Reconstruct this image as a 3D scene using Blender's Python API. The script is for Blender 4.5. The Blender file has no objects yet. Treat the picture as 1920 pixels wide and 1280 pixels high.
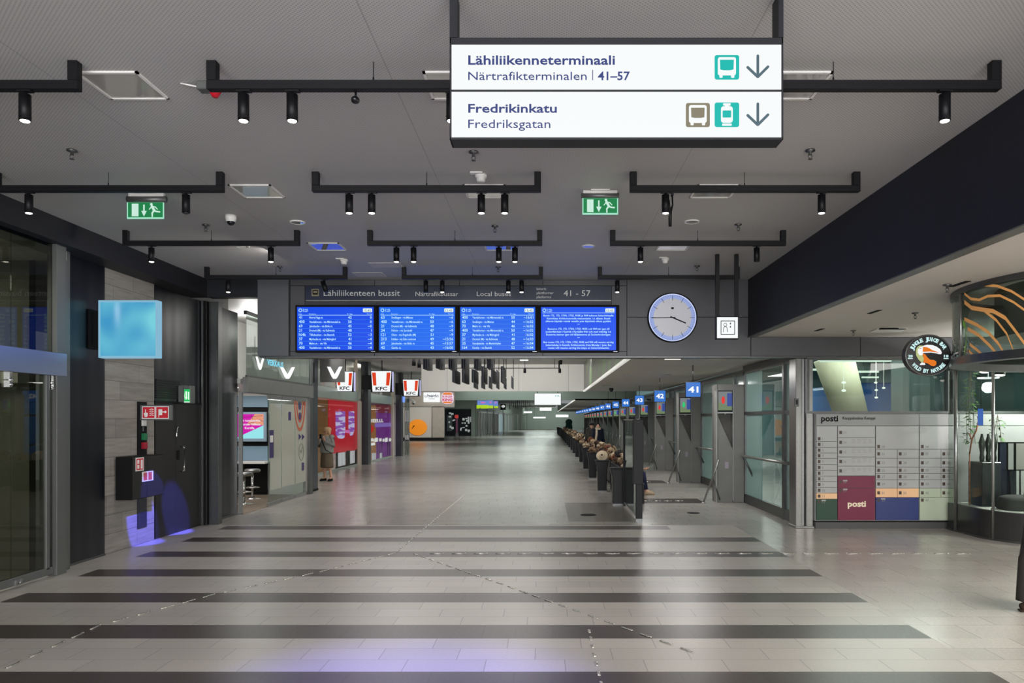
import bpy, bmesh, math, random
from mathutils import Vector, Matrix, Euler, noise as mnoise
S = bpy.context.scene
COL = S.collection
R = random.Random(7)
PI = math.pi
# ---------------------------------------------------------------- camera, world, lights, exposure
F, CX, CY, CH = 1387.0, 1024.0, 786.0, 1.9
cd = bpy.data.cameras.new('camera'); cam = bpy.data.objects.new('camera', cd); COL.objects.link(cam)
cam.location = (0, 0, CH); cam.rotation_euler = (PI/2, 0, 0)
cd.sensor_width = 36; cd.lens = 36*F/1920
cd.shift_x = (960-CX)/1920; cd.shift_y = (CY-640)/1920
cd.clip_end = 400; cd.clip_start = .05
S.camera = cam
S.view_settings.view_transform = 'Standard'; S.view_settings.look = 'None'
S.view_settings.gamma = 1; S.view_settings.use_curve_mapping = False
S.view_settings.exposure = 0.0
S.cycles.use_denoising = True
S.cycles.max_bounces = 8; S.cycles.diffuse_bounces = 4; S.cycles.glossy_bounces = 4
S.cycles.transparent_max_bounces = 12; S.cycles.sample_clamp_indirect = 4
w = bpy.data.worlds.new('world'); S.world = w; w.use_nodes = True
w.node_tree.nodes['Background'].inputs[0].default_value = (.80, .84, .88, 1)
w.node_tree.nodes['Background'].inputs[1].default_value = .30

def light(kind, name, loc, energy, color=(1, 1, 1), size=.2, size_y=None, target=None, angle=90, blend=.5, parent=None):
    l = bpy.data.lights.new(name, kind); l.energy = energy; l.color = color
    if kind == 'AREA':
        l.shape = 'RECTANGLE'; l.size = size; l.size_y = size_y or size
    else: l.shadow_soft_size = size
    if kind == 'SPOT': l.spot_size = math.radians(angle); l.spot_blend = blend
    o = bpy.data.objects.new(name, l); COL.objects.link(o); o.location = loc
    if target is not None:
        o.rotation_euler = (Vector(target)-Vector(loc)).to_track_quat('-Z', 'Y').to_euler()
    return o
# area lights added to brighten the station: ahead of the fascia, behind it, along the hall, in the bus hall
WARM, COOL = (1, .95, .89), (.88, 1, .95)
light('AREA', 'hall_light', (1.5, -2.5, 4.25), 300, WARM, 6, 3)
light('AREA', 'rear_fill_light', (.8, -4.8, 2.3), 1700, (.97, .98, 1), 12, 4, target=(.3, 10, 3.2))  # added fill from behind the camera for the ceiling and fascia
light('AREA', 'bulkhead_fill', (-2, 27, 4.22), 320, (1, .98, .95), 7, .4, target=(-2, 32.5, 3.5))  # added wash to brighten the bulkhead face
light('AREA', 'end_wall_fill', (0, 146, 4.2), 420, COOL, 6, 1, target=(0, 155, 1.8))  # added to brighten the far end wall
light('AREA', 'end_wall_fill', (-9, 60, 4.2), 240, WARM, 5, .4, target=(-9.5, 66, 1.8))
light('AREA', 'stone_wall_fill', (-3.9, 10.6, 4.24), 52, WARM, .3, 3.2, target=(-6.2, 10.9, 1.6))  # added washer to lift the stone bay
light('AREA', 'storefront_fill', (-7.8, 7.2, 3.8), 110, (1, .98, .92), 1.5, 3)  # added to brighten the room behind the storefront glass
light('AREA', 'sign_top_light', (.4, 4.27, 4.06), 36, (.82, .94, 1), 1.7, .08, target=(.4, 4.4, 5))
light('AREA', 'side_light', (7.4, 4.8, 3.27), 720, WARM, 4, 6)
light('AREA', 'hall_light', (-2.5, 20, 4.25), 350, (1, .98, .94), 5, 8)
light('AREA', 'hall_light', (-2, 37, 4.25), 390, COOL, 6, 8)
light('AREA', 'hall_light', (-2, 48, 4.25), 420, COOL, 6, 8)
light('AREA', 'hall_light', (-2.5, 80, 4.25), 520, COOL, 5, 8)
light('AREA', 'hall_light', (-1, 122, 4.25), 900, COOL, 5, 12)
for y in (17, 24, 42, 60, 80): light('AREA', 'gate_light', (3.2, y, 3.0), 75, (1, .98, .95), .5, 4)
light('AREA', 'bus_hall_light', (8.5, 19, 4.3), 900, (.97, 1, .95), 4, 6)
light('AREA', 'bus_hall_light', (8.5, 34, 4.3), 1000, (.95, 1, .97), 4, 8)
light('AREA', 'bus_hall_light', (8.5, 55, 4.3), 1200, (.95, 1, .97), 4, 14)
light('SPOT', 'blue_wall_spot', (-2.9, 9.6, 4.0), 5200, (.10, .10, 1), .02, target=(-6.2, 11.35, .30), angle=9.5, blend=.3)
light('SPOT', 'blue_wall_spot', (-2.9, 9.9, 4.0), 9000, (.10, .10, 1), .02, target=(-6.2, 12.35, .34), angle=9, blend=.5)
light('SPOT', 'blue_floor_spot', (-.9, 3.3, 4.0), 1700, (.14, .12, 1), .05, target=(-1.0, 4.75, 0), angle=44, blend=.8)

# ---------------------------------------------------------------- helpers
def lin(c):
    c = [v/255 for v in c]
    return tuple(v/12.92 if v <= .04045 else ((v+.055)/1.055)**2.4 for v in c) + (1,)
def P(x, y, d): return (( x-CX)*d/F, d, CH-(y-CY)*d/F)          # a photo pixel at depth d
def PX(x, y, X):                                                # a photo pixel on the plane X
    d = F*X/(x-CX); return (X, d, CH-(y-CY)*d/F)

def mat(name, rgb, rough=.6, metal=0, spec=.5, var=0, scale=8, bump=0, emit=None, strength=1):
    m = bpy.data.materials.new(name); m.use_nodes = True
    nt = m.node_tree; b = nt.nodes['Principled BSDF']
    b.inputs['Base Color'].default_value = lin(rgb); b.inputs['Roughness'].default_value = rough
    b.inputs['Metallic'].default_value = metal; b.inputs['Specular IOR Level'].default_value = spec
    if var or bump:
        tc = nt.nodes.new('ShaderNodeTexCoord'); n = nt.nodes.new('ShaderNodeTexNoise')
        n.inputs['Scale'].default_value = scale; n.inputs['Detail'].default_value = 6
        nt.links.new(tc.outputs['Object'], n.inputs['Vector'])
        if var:
            r = nt.nodes.new('ShaderNodeMapRange'); r.inputs[1].default_value = .25; r.inputs[2].default_value = .75
            r.inputs[3].default_value = 1-var; r.inputs[4].default_value = 1+var
            nt.links.new(n.outputs[0], r.inputs[0])
            mx = nt.nodes.new('ShaderNodeVectorMath'); mx.operation = 'SCALE'
            mx.inputs[0].default_value = lin(rgb)[:3]; nt.links.new(r.outputs[0], mx.inputs['Scale'])
            nt.links.new(mx.outputs[0], b.inputs['Base Color'])
        if bump:
            bp = nt.nodes.new('ShaderNodeBump'); bp.inputs['Strength'].default_value = bump
            nt.links.new(n.outputs[0], bp.inputs['Height']); nt.links.new(bp.outputs[0], b.inputs['Normal'])
    if emit is not None:
        b.inputs['Emission Color'].default_value = lin(emit); b.inputs['Emission Strength'].default_value = strength
    return m
def emis(name, rgb, strength=1.0):
    m = mat(name, (10, 10, 10), .35, spec=.2, emit=rgb, strength=strength); return m

class G:                                                        # tiny node-graph writer
    def __init__(s, name):
        s.m = bpy.data.materials.new(name); s.m.use_nodes = True; s.nt = s.m.node_tree
        s.b = s.nt.nodes['Principled BSDF']; s.b.inputs['Base Color'].default_value = (.03, .03, .03, 1); s.out = s.nt.nodes['Material Output']
    def put(s, v, sock):
        if hasattr(v, 'is_linked') or isinstance(v, bpy.types.NodeSocket): s.nt.links.new(v, sock)
        else: sock.default_value = v
    def n(s, t, **k):
        nd = s.nt.nodes.new(t)
        for a, v in k.items(): setattr(nd, a, v)
        return nd
    def m_(s, op, a, b=0.0, c=0.0):
        nd = s.n('ShaderNodeMath', operation=op)
        for i, v in enumerate((a, b, c)): s.put(v, nd.inputs[i])
        return nd.outputs[0]
    def band(s, v, lo, hi):                                     # 1 where lo < v < hi
        return s.m_('MULTIPLY', s.m_('GREATER_THAN', v, lo), s.m_('LESS_THAN', v, hi))
    def mix(s, f, a, b):
        nd = s.n('ShaderNodeMix', data_type='RGBA'); s.put(f, nd.inputs[0]); s.put(a, nd.inputs[6]); s.put(b, nd.inputs[7])
        return nd.outputs[2]
    def xyz(s, coord='Object'):
        tc = s.n('ShaderNodeTexCoord'); sp = s.n('ShaderNodeSeparateXYZ'); s.nt.links.new(tc.outputs[coord], sp.inputs[0])
        s.co = tc.outputs[coord]; return sp.outputs
    def noise(s, scale, detail=4, vec=None):
        nd = s.n('ShaderNodeTexNoise'); nd.inputs['Scale'].default_value = scale; nd.inputs['Detail'].default_value = detail
        s.nt.links.new(vec if vec is not None else s.co, nd.inputs['Vector']); return nd.outputs[0]
    def combine(s, x, y, z):
        nd = s.n('ShaderNodeCombineXYZ')
        for i, v in enumerate((x, y, z)): s.put(v, nd.inputs[i])
        return nd.outputs[0]

def glass_mat(name, tint, rough=.02, haze=0.0, hazecol=(120, 130, 125), ior=1.45):
    m = bpy.data.materials.new(name); m.use_nodes = True; nt = m.node_tree
    for nd in list(nt.nodes):
        if nd.type == 'BSDF_PRINCIPLED': nt.nodes.remove(nd)
    out = nt.nodes['Material Output']
    t = nt.nodes.new('ShaderNodeBsdfTransparent'); t.inputs[0].default_value = lin(tint)
    g = nt.nodes.new('ShaderNodeBsdfGlossy'); g.inputs['Roughness'].default_value = rough
    fr = nt.nodes.new('ShaderNodeFresnel'); ge = nt.nodes.new('ShaderNodeNewGeometry')
    mr = nt.nodes.new('ShaderNodeMapRange'); mr.inputs[3].default_value = ior; mr.inputs[4].default_value = 1/ior
    nt.links.new(ge.outputs['Backfacing'], mr.inputs[0]); nt.links.new(mr.outputs[0], fr.inputs[0])
    base = t.outputs[0]
    if haze:
        d = nt.nodes.new('ShaderNodeBsdfDiffuse'); d.inputs[0].default_value = lin(hazecol)
        tr = nt.nodes.new('ShaderNodeBsdfTranslucent'); tr.inputs[0].default_value = lin(hazecol)
        mm = nt.nodes.new('ShaderNodeMixShader'); mm.inputs[0].default_value = .5
        nt.links.new(d.outputs[0], mm.inputs[1]); nt.links.new(tr.outputs[0], mm.inputs[2])
        hz = nt.nodes.new('ShaderNodeMixShader'); hz.inputs[0].default_value = haze
        nt.links.new(base, hz.inputs[1]); nt.links.new(mm.outputs[0], hz.inputs[2]); base = hz.outputs[0]
    ms = nt.nodes.new('ShaderNodeMixShader')
    nt.links.new(fr.outputs[0], ms.inputs[0]); nt.links.new(base, ms.inputs[1]); nt.links.new(g.outputs[0], ms.inputs[2])
    nt.links.new(ms.outputs[0], out.inputs[0]); return m

_txt = {}
def text_geo(body, bold=0.0):
    k = (body, bold)
    if k not in _txt:
        c = bpy.data.curves.new('t', 'FONT'); c.body = body; c.size = 1; c.offset = bold; c.extrude = .02; c.resolution_u = 2
        o = bpy.data.objects.new('t', c); COL.objects.link(o)
        me = bpy.data.meshes.new_from_object(o.evaluated_get(bpy.context.evaluated_depsgraph_get()))
        vs = [v.co.copy() for v in me.vertices]; fs = [tuple(p.vertices) for p in me.polygons]
        bpy.data.objects.remove(o); bpy.data.curves.remove(c); bpy.data.meshes.remove(me)
        _txt[k] = (vs, fs)
    return _txt[k]

class MB:
    def __init__(s): s.v = []; s.f = []; s.mi = []; s.sm = []
    def add(s, vs, fs, m=0, smooth=False):
        o = len(s.v); s.v += [Vector(v) for v in vs]
        for f in fs: s.f.append(tuple(i+o for i in f)); s.mi.append(m); s.sm.append(smooth)
        return s
    def box(s, x0, x1, y0, y1, z0, z1, m=0):
        if x1 < x0: x0, x1 = x1, x0
        if y1 < y0: y0, y1 = y1, y0
        if z1 < z0: z0, z1 = z1, z0
        return s.add([(x, y, z) for z in (z0, z1) for y in (y0, y1) for x in (x0, x1)],
                     [(0, 2, 3, 1), (4, 5, 7, 6), (0, 1, 5, 4), (2, 6, 7, 3), (0, 4, 6, 2), (1, 3, 7, 5)], m)
    def pbox(s, xa, ya, xb, yb, d, t=.02, m=0):                 # pixel rectangle at depth d, thickness t behind it
        a = P(xa, yb, d); b = P(xb, ya, d); return s.box(a[0], b[0], d, d+t, a[2], b[2], m)
    def prism(s, poly, n, t, m=0, smooth=False):                # planar polygon (3D) pushed t along n
        n = Vector(n)*t; k = len(poly); vs = [Vector(p) for p in poly]; vs += [v+n for v in vs]
        fs = [tuple(range(k)), tuple(range(2*k-1, k-1, -1))]+[(i, i+k, (i+1) % k+k, (i+1) % k) for i in range(k)]
        return s.add(vs, fs, m, smooth)
    def pprism(s, pts, d, t=.02, m=0): return s.prism([P(x, y, d) for x, y in pts], (0, 1, 0), t, m)
    def limb(s, pts, rad, n=12, m=0, cap=True, flat=1.0, smooth=True):
        pts = [Vector(p) for p in pts]; k = len(pts)
        if not hasattr(rad, '__len__'): rad = [rad]*k
        vs = []; up = None
        for i, p in enumerate(pts):
            t = (pts[min(i+1, k-1)]-pts[max(i-1, 0)]); t = t.normalized() if t.length > 1e-9 else Vector((0, 0, 1))
            if up is None:
                up = Vector((0, 0, 1)) if abs(t.z) < .9 else Vector((0, 1, 0))
            a = t.cross(up)
            if a.length < 1e-4: a = t.cross(Vector((1, 0, 0)))
            a.normalize(); b = t.cross(a).normalized(); up = b.cross(t) if False else up
            for j in range(n):
                q = 2*PI*j/n; vs.append(p+a*math.cos(q)*rad[i]+b*math.sin(q)*rad[i]*flat)
        fs = [(i*n+j, i*n+(j+1) % n, (i+1)*n+(j+1) % n, (i+1)*n+j) for i in range(k-1) for j in range(n)]
        if cap: fs += [tuple(range(n-1, -1, -1)), tuple(range((k-1)*n, k*n))]
        return s.add(vs, fs, m, smooth)
    def cyl(s, p0, p1, r, r1=None, n=16, m=0, smooth=True): return s.limb([p0, p1], [r, r if r1 is None else r1], n, m, smooth=smooth)
    def lathe(s, c, prof, n=24, m=0, a0=0, a1=2*PI, smooth=True):   # profile of (r, z) round a vertical axis at c
        full = abs(a1-a0-2*PI) < 1e-6; k = n if full else n+1; vs = []
        for r, z in prof:
            for j in range(k):
                q = a0+(a1-a0)*j/n; vs.append((c[0]+r*math.cos(q), c[1]+r*math.sin(q), c[2]+z))
        fs = [(i*k+j, i*k+(j+1) % k, (i+1)*k+(j+1) % k, (i+1)*k+j) for i in range(len(prof)-1) for j in range(k if full else k-1)]
        return s.add(vs, fs, m, smooth)
    def loft(s, rings, n=20, m=0, wob=0.0, seed=0, cap=True):   # rings of (cx,cy,cz,rx,ry)
        vs = []
        for i, (x, y, z, a, b) in enumerate(rings):
            for j in range(n):
                q = 2*PI*j/n; k = 1+wob*math.sin(q*5+seed+i*.5)+wob*.6*math.sin(q*9+seed*2-i*.8)
                vs.append((x+a*k*math.cos(q), y+b*k*math.sin(q), z))
        L = len(rings)
        fs = [(i*n+j, i*n+(j+1) % n, (i+1)*n+(j+1) % n, (i+1)*n+j) for i in range(L-1) for j in range(n)]
        if cap: fs += [tuple(range(n-1, -1, -1)), tuple(range((L-1)*n, L*n))]
        return s.add(vs, fs, m, True)
    def ball(s, c, rx, ry=None, rz=None, n=14, k=10, m=0, fn=None):
        ry = ry or rx; rz = rz or rx; vs = [(0, 0, -1)]; fs = []
        for i in range(1, k):
            t = PI*i/k
            for j in range(n): q = 2*PI*j/n; vs.append((math.sin(t)*math.cos(q), math.sin(t)*math.sin(q), -math.cos(t)))
        vs.append((0, 0, 1)); e = len(vs)-1
        for j in range(n):
            fs.append((0, 1+(j+1) % n, 1+j)); fs.append((e, 1+(k-2)*n+j, 1+(k-2)*n+(j+1) % n))
            for i in range(k-2): fs.append((1+i*n+j, 1+i*n+(j+1) % n, 1+(i+1)*n+(j+1) % n, 1+(i+1)*n+j))
        out = []
        for v in vs:
            v = Vector(v)
            if fn: v = fn(v)
            out.append((c[0]+v[0]*rx, c[1]+v[1]*ry, c[2]+v[2]*rz))
        return s.add(out, fs, m, True)
    def text(s, body, o, right, up, size=None, width=None, align='l', bold=0.0, m=0, thick=.002, height=None):
        vs, fs = text_geo(body, bold)
        if not vs: return s
        x0 = min(v.x for v in vs); x1 = max(v.x for v in vs)
        right = Vector(right).normalized(); up = Vector(up).normalized(); nrm = right.cross(up)
        sy = size if size else height/.72
        sx = width/(x1-x0) if width else sy
        off = {'l': x0, 'c': (x0+x1)/2, 'r': x1}[align]; o = Vector(o)
        return s.add([o+right*((v.x-off)*sx)+up*(v.y*sy)+nrm*((v.z+.02)*25*thick) for v in vs], fs, m)
    def ptext(s, body, x, y, d, h, w=None, align='l', bold=0.0, m=0, thick=.002):   # y = baseline pixel, h = cap height in px
        k = d/F; return s.text(body, P(x, y, d), (1, 0, 0), (0, 0, 1), height=h*k, width=w*k if w else None, align=align, bold=bold, m=m, thick=thick)
    def build(s, name, mats, parent=None, origin=None, bevel=0.0, shade=None, seg=1):
        if not isinstance(mats, (list, tuple)): mats = [mats]
        o0 = Vector((0, 0, 0))
        if parent is not None:
            p = parent
            while p is not None: o0 += Vector(p.location); p = p.parent
        elif origin is not None: o0 = Vector(origin)
        me = bpy.data.meshes.new(name)
        me.from_pydata([tuple(v-o0) for v in s.v], [], s.f)
        for p, mi, sm in zip(me.polygons, s.mi, s.sm): p.material_index = mi; p.use_smooth = sm
        for mm in mats: me.materials.append(mm)
        bm = bmesh.new(); bm.from_mesh(me)
        bmesh.ops.recalc_face_normals(bm, faces=bm.faces)
        if bevel:
            es = [e for e in bm.edges if len(e.link_faces) == 2 and e.calc_face_angle(0) > .6]
            bmesh.ops.bevel(bm, geom=es, offset=bevel, segments=seg, affect='EDGES', profile=.6, clamp_overlap=True)
        bm.to_mesh(me); bm.free()
        ob = bpy.data.objects.new(name, me); COL.objects.link(ob)
        if parent is not None: ob.parent = parent
        else: ob.location = o0
        return ob

def tag(o, label=None, cat=None, group=None, kind=None):
    if label: o['label'] = label
    if cat: o['category'] = cat
    if group: o['group'] = group
    if kind: o['kind'] = kind
    return o
def thing(name, label, cat, loc, group=None):
    o = bpy.data.objects.new(name, None); COL.objects.link(o); o.location = loc; o.empty_display_size = .1
    return tag(o, label, cat, group)
def struct(name, mb, mats, bevel=0.0): return tag(mb.build(name, mats, bevel=bevel), kind='structure')
def copy_tree(o, loc=None, parent=None):
    c = o.copy(); COL.objects.link(c)
    if parent is not None: c.parent = parent
    if loc is not None: c.location = loc
    for ch in list(o.children): copy_tree(ch, None, c)
    return c
UP = (0, 0, 1); RT = (1, 0, 0)
# ---------------------------------------------------------------- materials of the setting
def ceiling_mat(name, rgb, holes=True):
    g = G(name); x, y, z = g.xyz()
    n = g.noise(1.3, 3); base = lin(rgb)
    v = g.m_('MULTIPLY_ADD', n, .10, .95)
    if holes:
        k = 2*PI/.030
        h = g.m_('GREATER_THAN', g.m_('MULTIPLY', g.m_('SINE', g.m_('MULTIPLY', x, k)), g.m_('SINE', g.m_('MULTIPLY', y, k))), .5)
        seam = g.m_('LESS_THAN', g.m_('FRACT', g.m_('DIVIDE', g.m_('ADD', x, 20.3), 2.4)), .0025)
        h = g.m_('MAXIMUM', g.m_('MULTIPLY', h, .42), g.m_('MULTIPLY', seam, .4))
        v = g.m_('MULTIPLY', v, g.m_('SUBTRACT', 1.0, h))
    sc = g.n('ShaderNodeVectorMath', operation='SCALE'); sc.inputs[0].default_value = base[:3]; g.put(v, sc.inputs['Scale'])
    g.put(sc.outputs[0], g.b.inputs['Base Color']); g.b.inputs['Roughness'].default_value = .55
    return g.m
def floor_mat():
    g = G('granite_floor'); x, y, z = g.xyz()
    v = g.m_('DIVIDE', g.m_('SUBTRACT', y, 5.15), 1.268); k = g.m_('FLOOR', v)
    u = g.m_('MULTIPLY', g.m_('SUBTRACT', v, k), 1.268)
    stripe = g.m_('LESS_THAN', u, .42)
    inx = g.band(x, -5.68, 3.35); iny = g.m_('LESS_THAN', y, 13.3)
    last = g.m_('MULTIPLY', g.m_('GREATER_THAN', y, 12.5), g.m_('GREATER_THAN', x, 2.15))
    mask = g.m_('MULTIPLY', g.m_('MULTIPLY', stripe, g.m_('SUBTRACT', 1.0, last)), g.m_('MULTIPLY', inx, iny))
    # short dark bands leading to every gate
    w = g.m_('FRACT', g.m_('DIVIDE', g.m_('SUBTRACT', y, 16.75), 5.3))
    gate = g.m_('MULTIPLY', g.m_('MULTIPLY', g.m_('LESS_THAN', w, .19), g.band(x, 1.9, 3.62)), g.band(y, 16.0, 104.0))
    dark_refl = g.m_('MULTIPLY', g.m_('MULTIPLY', g.band(x, .42, 1.66), g.band(y, 13.75, 16.9)), .55)  # dark reflection by the bins, painted into the floor colour
    mask = g.m_('MAXIMUM', mask, g.m_('MAXIMUM', gate, dark_refl))
    r = g.m_('ADD', g.m_('FLOOR', g.m_('DIVIDE', g.m_('SUBTRACT', u, .42), .2827)), 1.0)
    row = g.m_('ADD', g.m_('MULTIPLY', k, 4.0), g.m_('MAXIMUM', r, 0.0))
    off = g.m_('FRACT', g.m_('MULTIPLY', row, .381))
    c = g.m_('ADD', g.m_('DIVIDE', g.m_('ADD', x, 30.0), .62), off)
    jx = g.m_('LESS_THAN', g.m_('FRACT', c), .011)
    ur = g.m_('FRACT', g.m_('DIVIDE', g.m_('SUBTRACT', u, .42), .2827))
    jy = g.m_('MULTIPLY', g.m_('LESS_THAN', ur, .022), g.m_('SUBTRACT', 1.0, stripe))
    joint = g.m_('MULTIPLY', g.m_('MAXIMUM', jx, jy), .5)
    wn = g.n('ShaderNodeTexWhiteNoise', noise_dimensions='2D')
    g.put(g.combine(g.m_('FLOOR', c), row, 0.0), wn.inputs['Vector'])
    sp = g.noise(130, 3); mid = g.noise(1.1, 4); fine = g.noise(42, 2)
    col = g.mix(mask, lin((156, 151, 145)), lin((62, 54, 51)))
    t = g.m_('MULTIPLY_ADD', wn.outputs[0], .12, .94)
    t = g.m_('MULTIPLY', t, g.m_('MULTIPLY_ADD', sp, .44, .78))
    t = g.m_('MULTIPLY', t, g.m_('MULTIPLY_ADD', fine, .34, .83))
    t = g.m_('MULTIPLY', t, g.m_('MULTIPLY_ADD', mid, .26, .87))
    t = g.m_('MULTIPLY', t, g.m_('SUBTRACT', 1.0, joint))
    sc = g.n('ShaderNodeVectorMath', operation='SCALE'); g.put(col, sc.inputs[0]); g.put(t, sc.inputs['Scale'])
    g.put(sc.outputs[0], g.b.inputs['Base Color'])
    pol = g.m_('MAXIMUM', g.m_('GREATER_THAN', y, 13.3), g.m_('GREATER_THAN', x, 3.36))
    rough = g.m_('SUBTRACT', g.m_('MULTIPLY_ADD', fine, .16, .25), g.m_('MULTIPLY', pol, .11))
    g.put(rough, g.b.inputs['Roughness']); g.b.inputs['Specular IOR Level'].default_value = .55
    bp = g.n('ShaderNodeBump'); bp.inputs['Strength'].default_value = .06; bp.inputs['Distance'].default_value = .01
    g.put(sp, bp.inputs['Height']); g.put(bp.outputs[0], g.b.inputs['Normal'])
    return g.m
def stone_mat():
    g = G('travertine'); x, y, z = g.xyz()
    row = g.m_('FLOOR', g.m_('DIVIDE', z, .272)); off = g.m_('MULTIPLY', g.m_('FRACT', g.m_('MULTIPLY', row, .437)), 1.0)
    c = g.m_('ADD', g.m_('DIVIDE', g.m_('ADD', g.m_('ADD', x, y), 40.0), .9), off)
    j = g.m_('MAXIMUM', g.m_('LESS_THAN', g.m_('FRACT', c), .006), g.m_('LESS_THAN', g.m_('FRACT', g.m_('DIVIDE', z, .272)), .028))
    wn = g.n('ShaderNodeTexWhiteNoise', noise_dimensions='2D'); g.put(g.combine(g.m_('FLOOR', c), row, 0.0), wn.inputs['Vector'])
    st = g.noise(3, 6, g.combine(x, g.m_('MULTIPLY', y, .8), g.m_('MULTIPLY', z, 9.0)))
    col = g.mix(st, lin((104, 99, 92)), lin((156, 151, 143)))
    t = g.m_('MULTIPLY', g.m_('MULTIPLY_ADD', wn.outputs[0], .22, .86), g.m_('SUBTRACT', 1.0, g.m_('MULTIPLY', j, .6)))
    sc = g.n('ShaderNodeVectorMath', operation='SCALE'); g.put(col, sc.inputs[0]); g.put(t, sc.inputs['Scale'])
    g.put(sc.outputs[0], g.b.inputs['Base Color']); g.b.inputs['Roughness'].default_value = .6
    return g.m
def ribbed_mat(name, rgb, pitch, seam, rough=.45, axis=1, lines=.0, var=.25):   # dark sheet metal with fine lines and panel seams along an axis
    g = G(name); q = g.xyz(); a = q[axis]; z = q[2]
    rib = g.m_('SINE', g.m_('MULTIPLY', z if lines else a, 2*PI/pitch))
    s = g.m_('LESS_THAN', g.m_('FRACT', g.m_('DIVIDE', g.m_('ADD', a, 50.0), seam)), .022)
    wn = g.n('ShaderNodeTexWhiteNoise', noise_dimensions='1D'); g.put(g.m_('FLOOR', g.m_('DIVIDE', g.m_('ADD', a, 50.0), seam)), wn.inputs['W'])
    t = g.m_('MULTIPLY', g.m_('MULTIPLY_ADD', rib, .16, 1.0), g.m_('MULTIPLY_ADD', wn.outputs[0], var, 1-var/2))
    t = g.m_('ADD', t, g.m_('MULTIPLY', s, .9))
    sc = g.n('ShaderNodeVectorMath', operation='SCALE'); sc.inputs[0].default_value = lin(rgb)[:3]; g.put(t, sc.inputs['Scale'])
    g.put(sc.outputs[0], g.b.inputs['Base Color']); g.b.inputs['Roughness'].default_value = rough
    bp = g.n('ShaderNodeBump'); bp.inputs['Strength'].default_value = .2; bp.inputs['Distance'].default_value = .004
    g.put(rib, bp.inputs['Height']); g.put(bp.outputs[0], g.b.inputs['Normal'])
    return g.m
def print_mat():                                                # the grey and green printed balcony front
    g = G('printed_panel'); x, y, z = g.xyz()
    n = g.noise(2.2, 5, g.combine(x, g.m_('ADD', y, g.m_('MULTIPLY', z, 1.6)), g.m_('MULTIPLY', z, .4)))
    n2 = g.noise(.9, 2)
    a = g.mix(g.m_('GREATER_THAN', n, .55), lin((84, 86, 82)), lin((120, 122, 116)))
    a = g.mix(g.m_('MULTIPLY', g.m_('GREATER_THAN', n2, .56), g.m_('GREATER_THAN', n, .45)), a, lin((92, 130, 70)))
    g.put(a, g.b.inputs['Base Color']); g.b.inputs['Roughness'].default_value = .3
    return g.m
M = {}
M['ceil'] = ceiling_mat('perforated_ceiling', (172, 170, 168))
M['ceil_plain'] = ceiling_mat('plain_ceiling', (186, 180, 172), False)
M['floor'] = floor_mat(); M['stone'] = stone_mat(); M['print'] = print_mat()
M['navy'] = ribbed_mat('navy_ribbed_metal', (9, 13, 27), .012, .45, .5, lines=1, var=.5)
M['beam'] = mat('dark_beam', (25, 26, 31), .5, spec=.3, var=.06)
M['panel'] = mat('grey_metal_panel', (72, 72, 75), .45, .2, var=.05, scale=3)
M['panel_light'] = mat('blue_grey_panel', (82, 84, 88), .45, .2, var=.04, scale=3)
M['slate'] = mat('slate_recess', (42, 44, 52), .5)
M['black_panel'] = ribbed_mat('black_panel', (8, 10, 17), .3, .29, .3, var=.5)
M['black'] = mat('black_paint', (9, 9, 13), .5, spec=.25)
M['blackgloss'] = mat('black_gloss', (14, 15, 18), .15)
M['blackmatt'] = mat('matt_black', (15, 15, 16), .8, spec=.2)
M['door'] = mat('charcoal_door', (31, 30, 29), .5, spec=.3, var=.05)
M['steel'] = mat('brushed_steel', (150, 150, 148), .32, .9, var=.08, scale=20)
M['steel_dark'] = mat('dark_steel', (96, 97, 97), .36, .85, var=.08, scale=12)
M['chrome'] = mat('chrome', (215, 215, 215), .08, 1)
M['frame'] = mat('grey_frame', (108, 110, 108), .4, .6)
M['white'] = mat('white_paint', (214, 212, 208), .5, var=.02)
M['offwhite'] = mat('light_wall', (205, 204, 198), .6, var=.03, scale=1)
M['greenwall'] = mat('pale_green_wall', (152, 164, 154), .5, var=.06, scale=.6)
M['concrete'] = mat('concrete', (116, 115, 112), .7, var=.13, scale=2.2, bump=.05)
M['olive'] = mat('olive_grey_wall', (126, 126, 116), .7, var=.04, scale=1)
M['glass'] = glass_mat('clear_glass', (214, 222, 218))
M['glass_shop'] = glass_mat('shop_glass', (236, 238, 236), .02, ior=1.09)
M['glass_dark'] = glass_mat('smoked_glass', (176, 178, 168), .015)
M['glass_frost'] = glass_mat('frosted_glass', (170, 196, 190), .12, .72, (164, 184, 182))
M['glass_film'] = glass_mat('filmed_glass', (200, 200, 190), .05, .86, (214, 213, 203))
M['lens'] = emis('lamp_lens', (255, 247, 232), 7)
M['lens_off'] = mat('dark_lens', (30, 30, 32), .2)
M['white_lit'] = emis('lit_white', (246, 249, 249), 1.0)
M['tube'] = emis('lit_tube', (244, 255, 246), 1.9)
M['gloss_tile'] = mat('glossy_lens', (170, 168, 164), .04, spec=1.0)
M['gloss_tile'].node_tree.nodes['Principled BSDF'].inputs['Coat Weight'].default_value = 1
M['gloss_tile'].node_tree.nodes['Principled BSDF'].inputs['Coat Roughness'].default_value = .03

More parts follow.
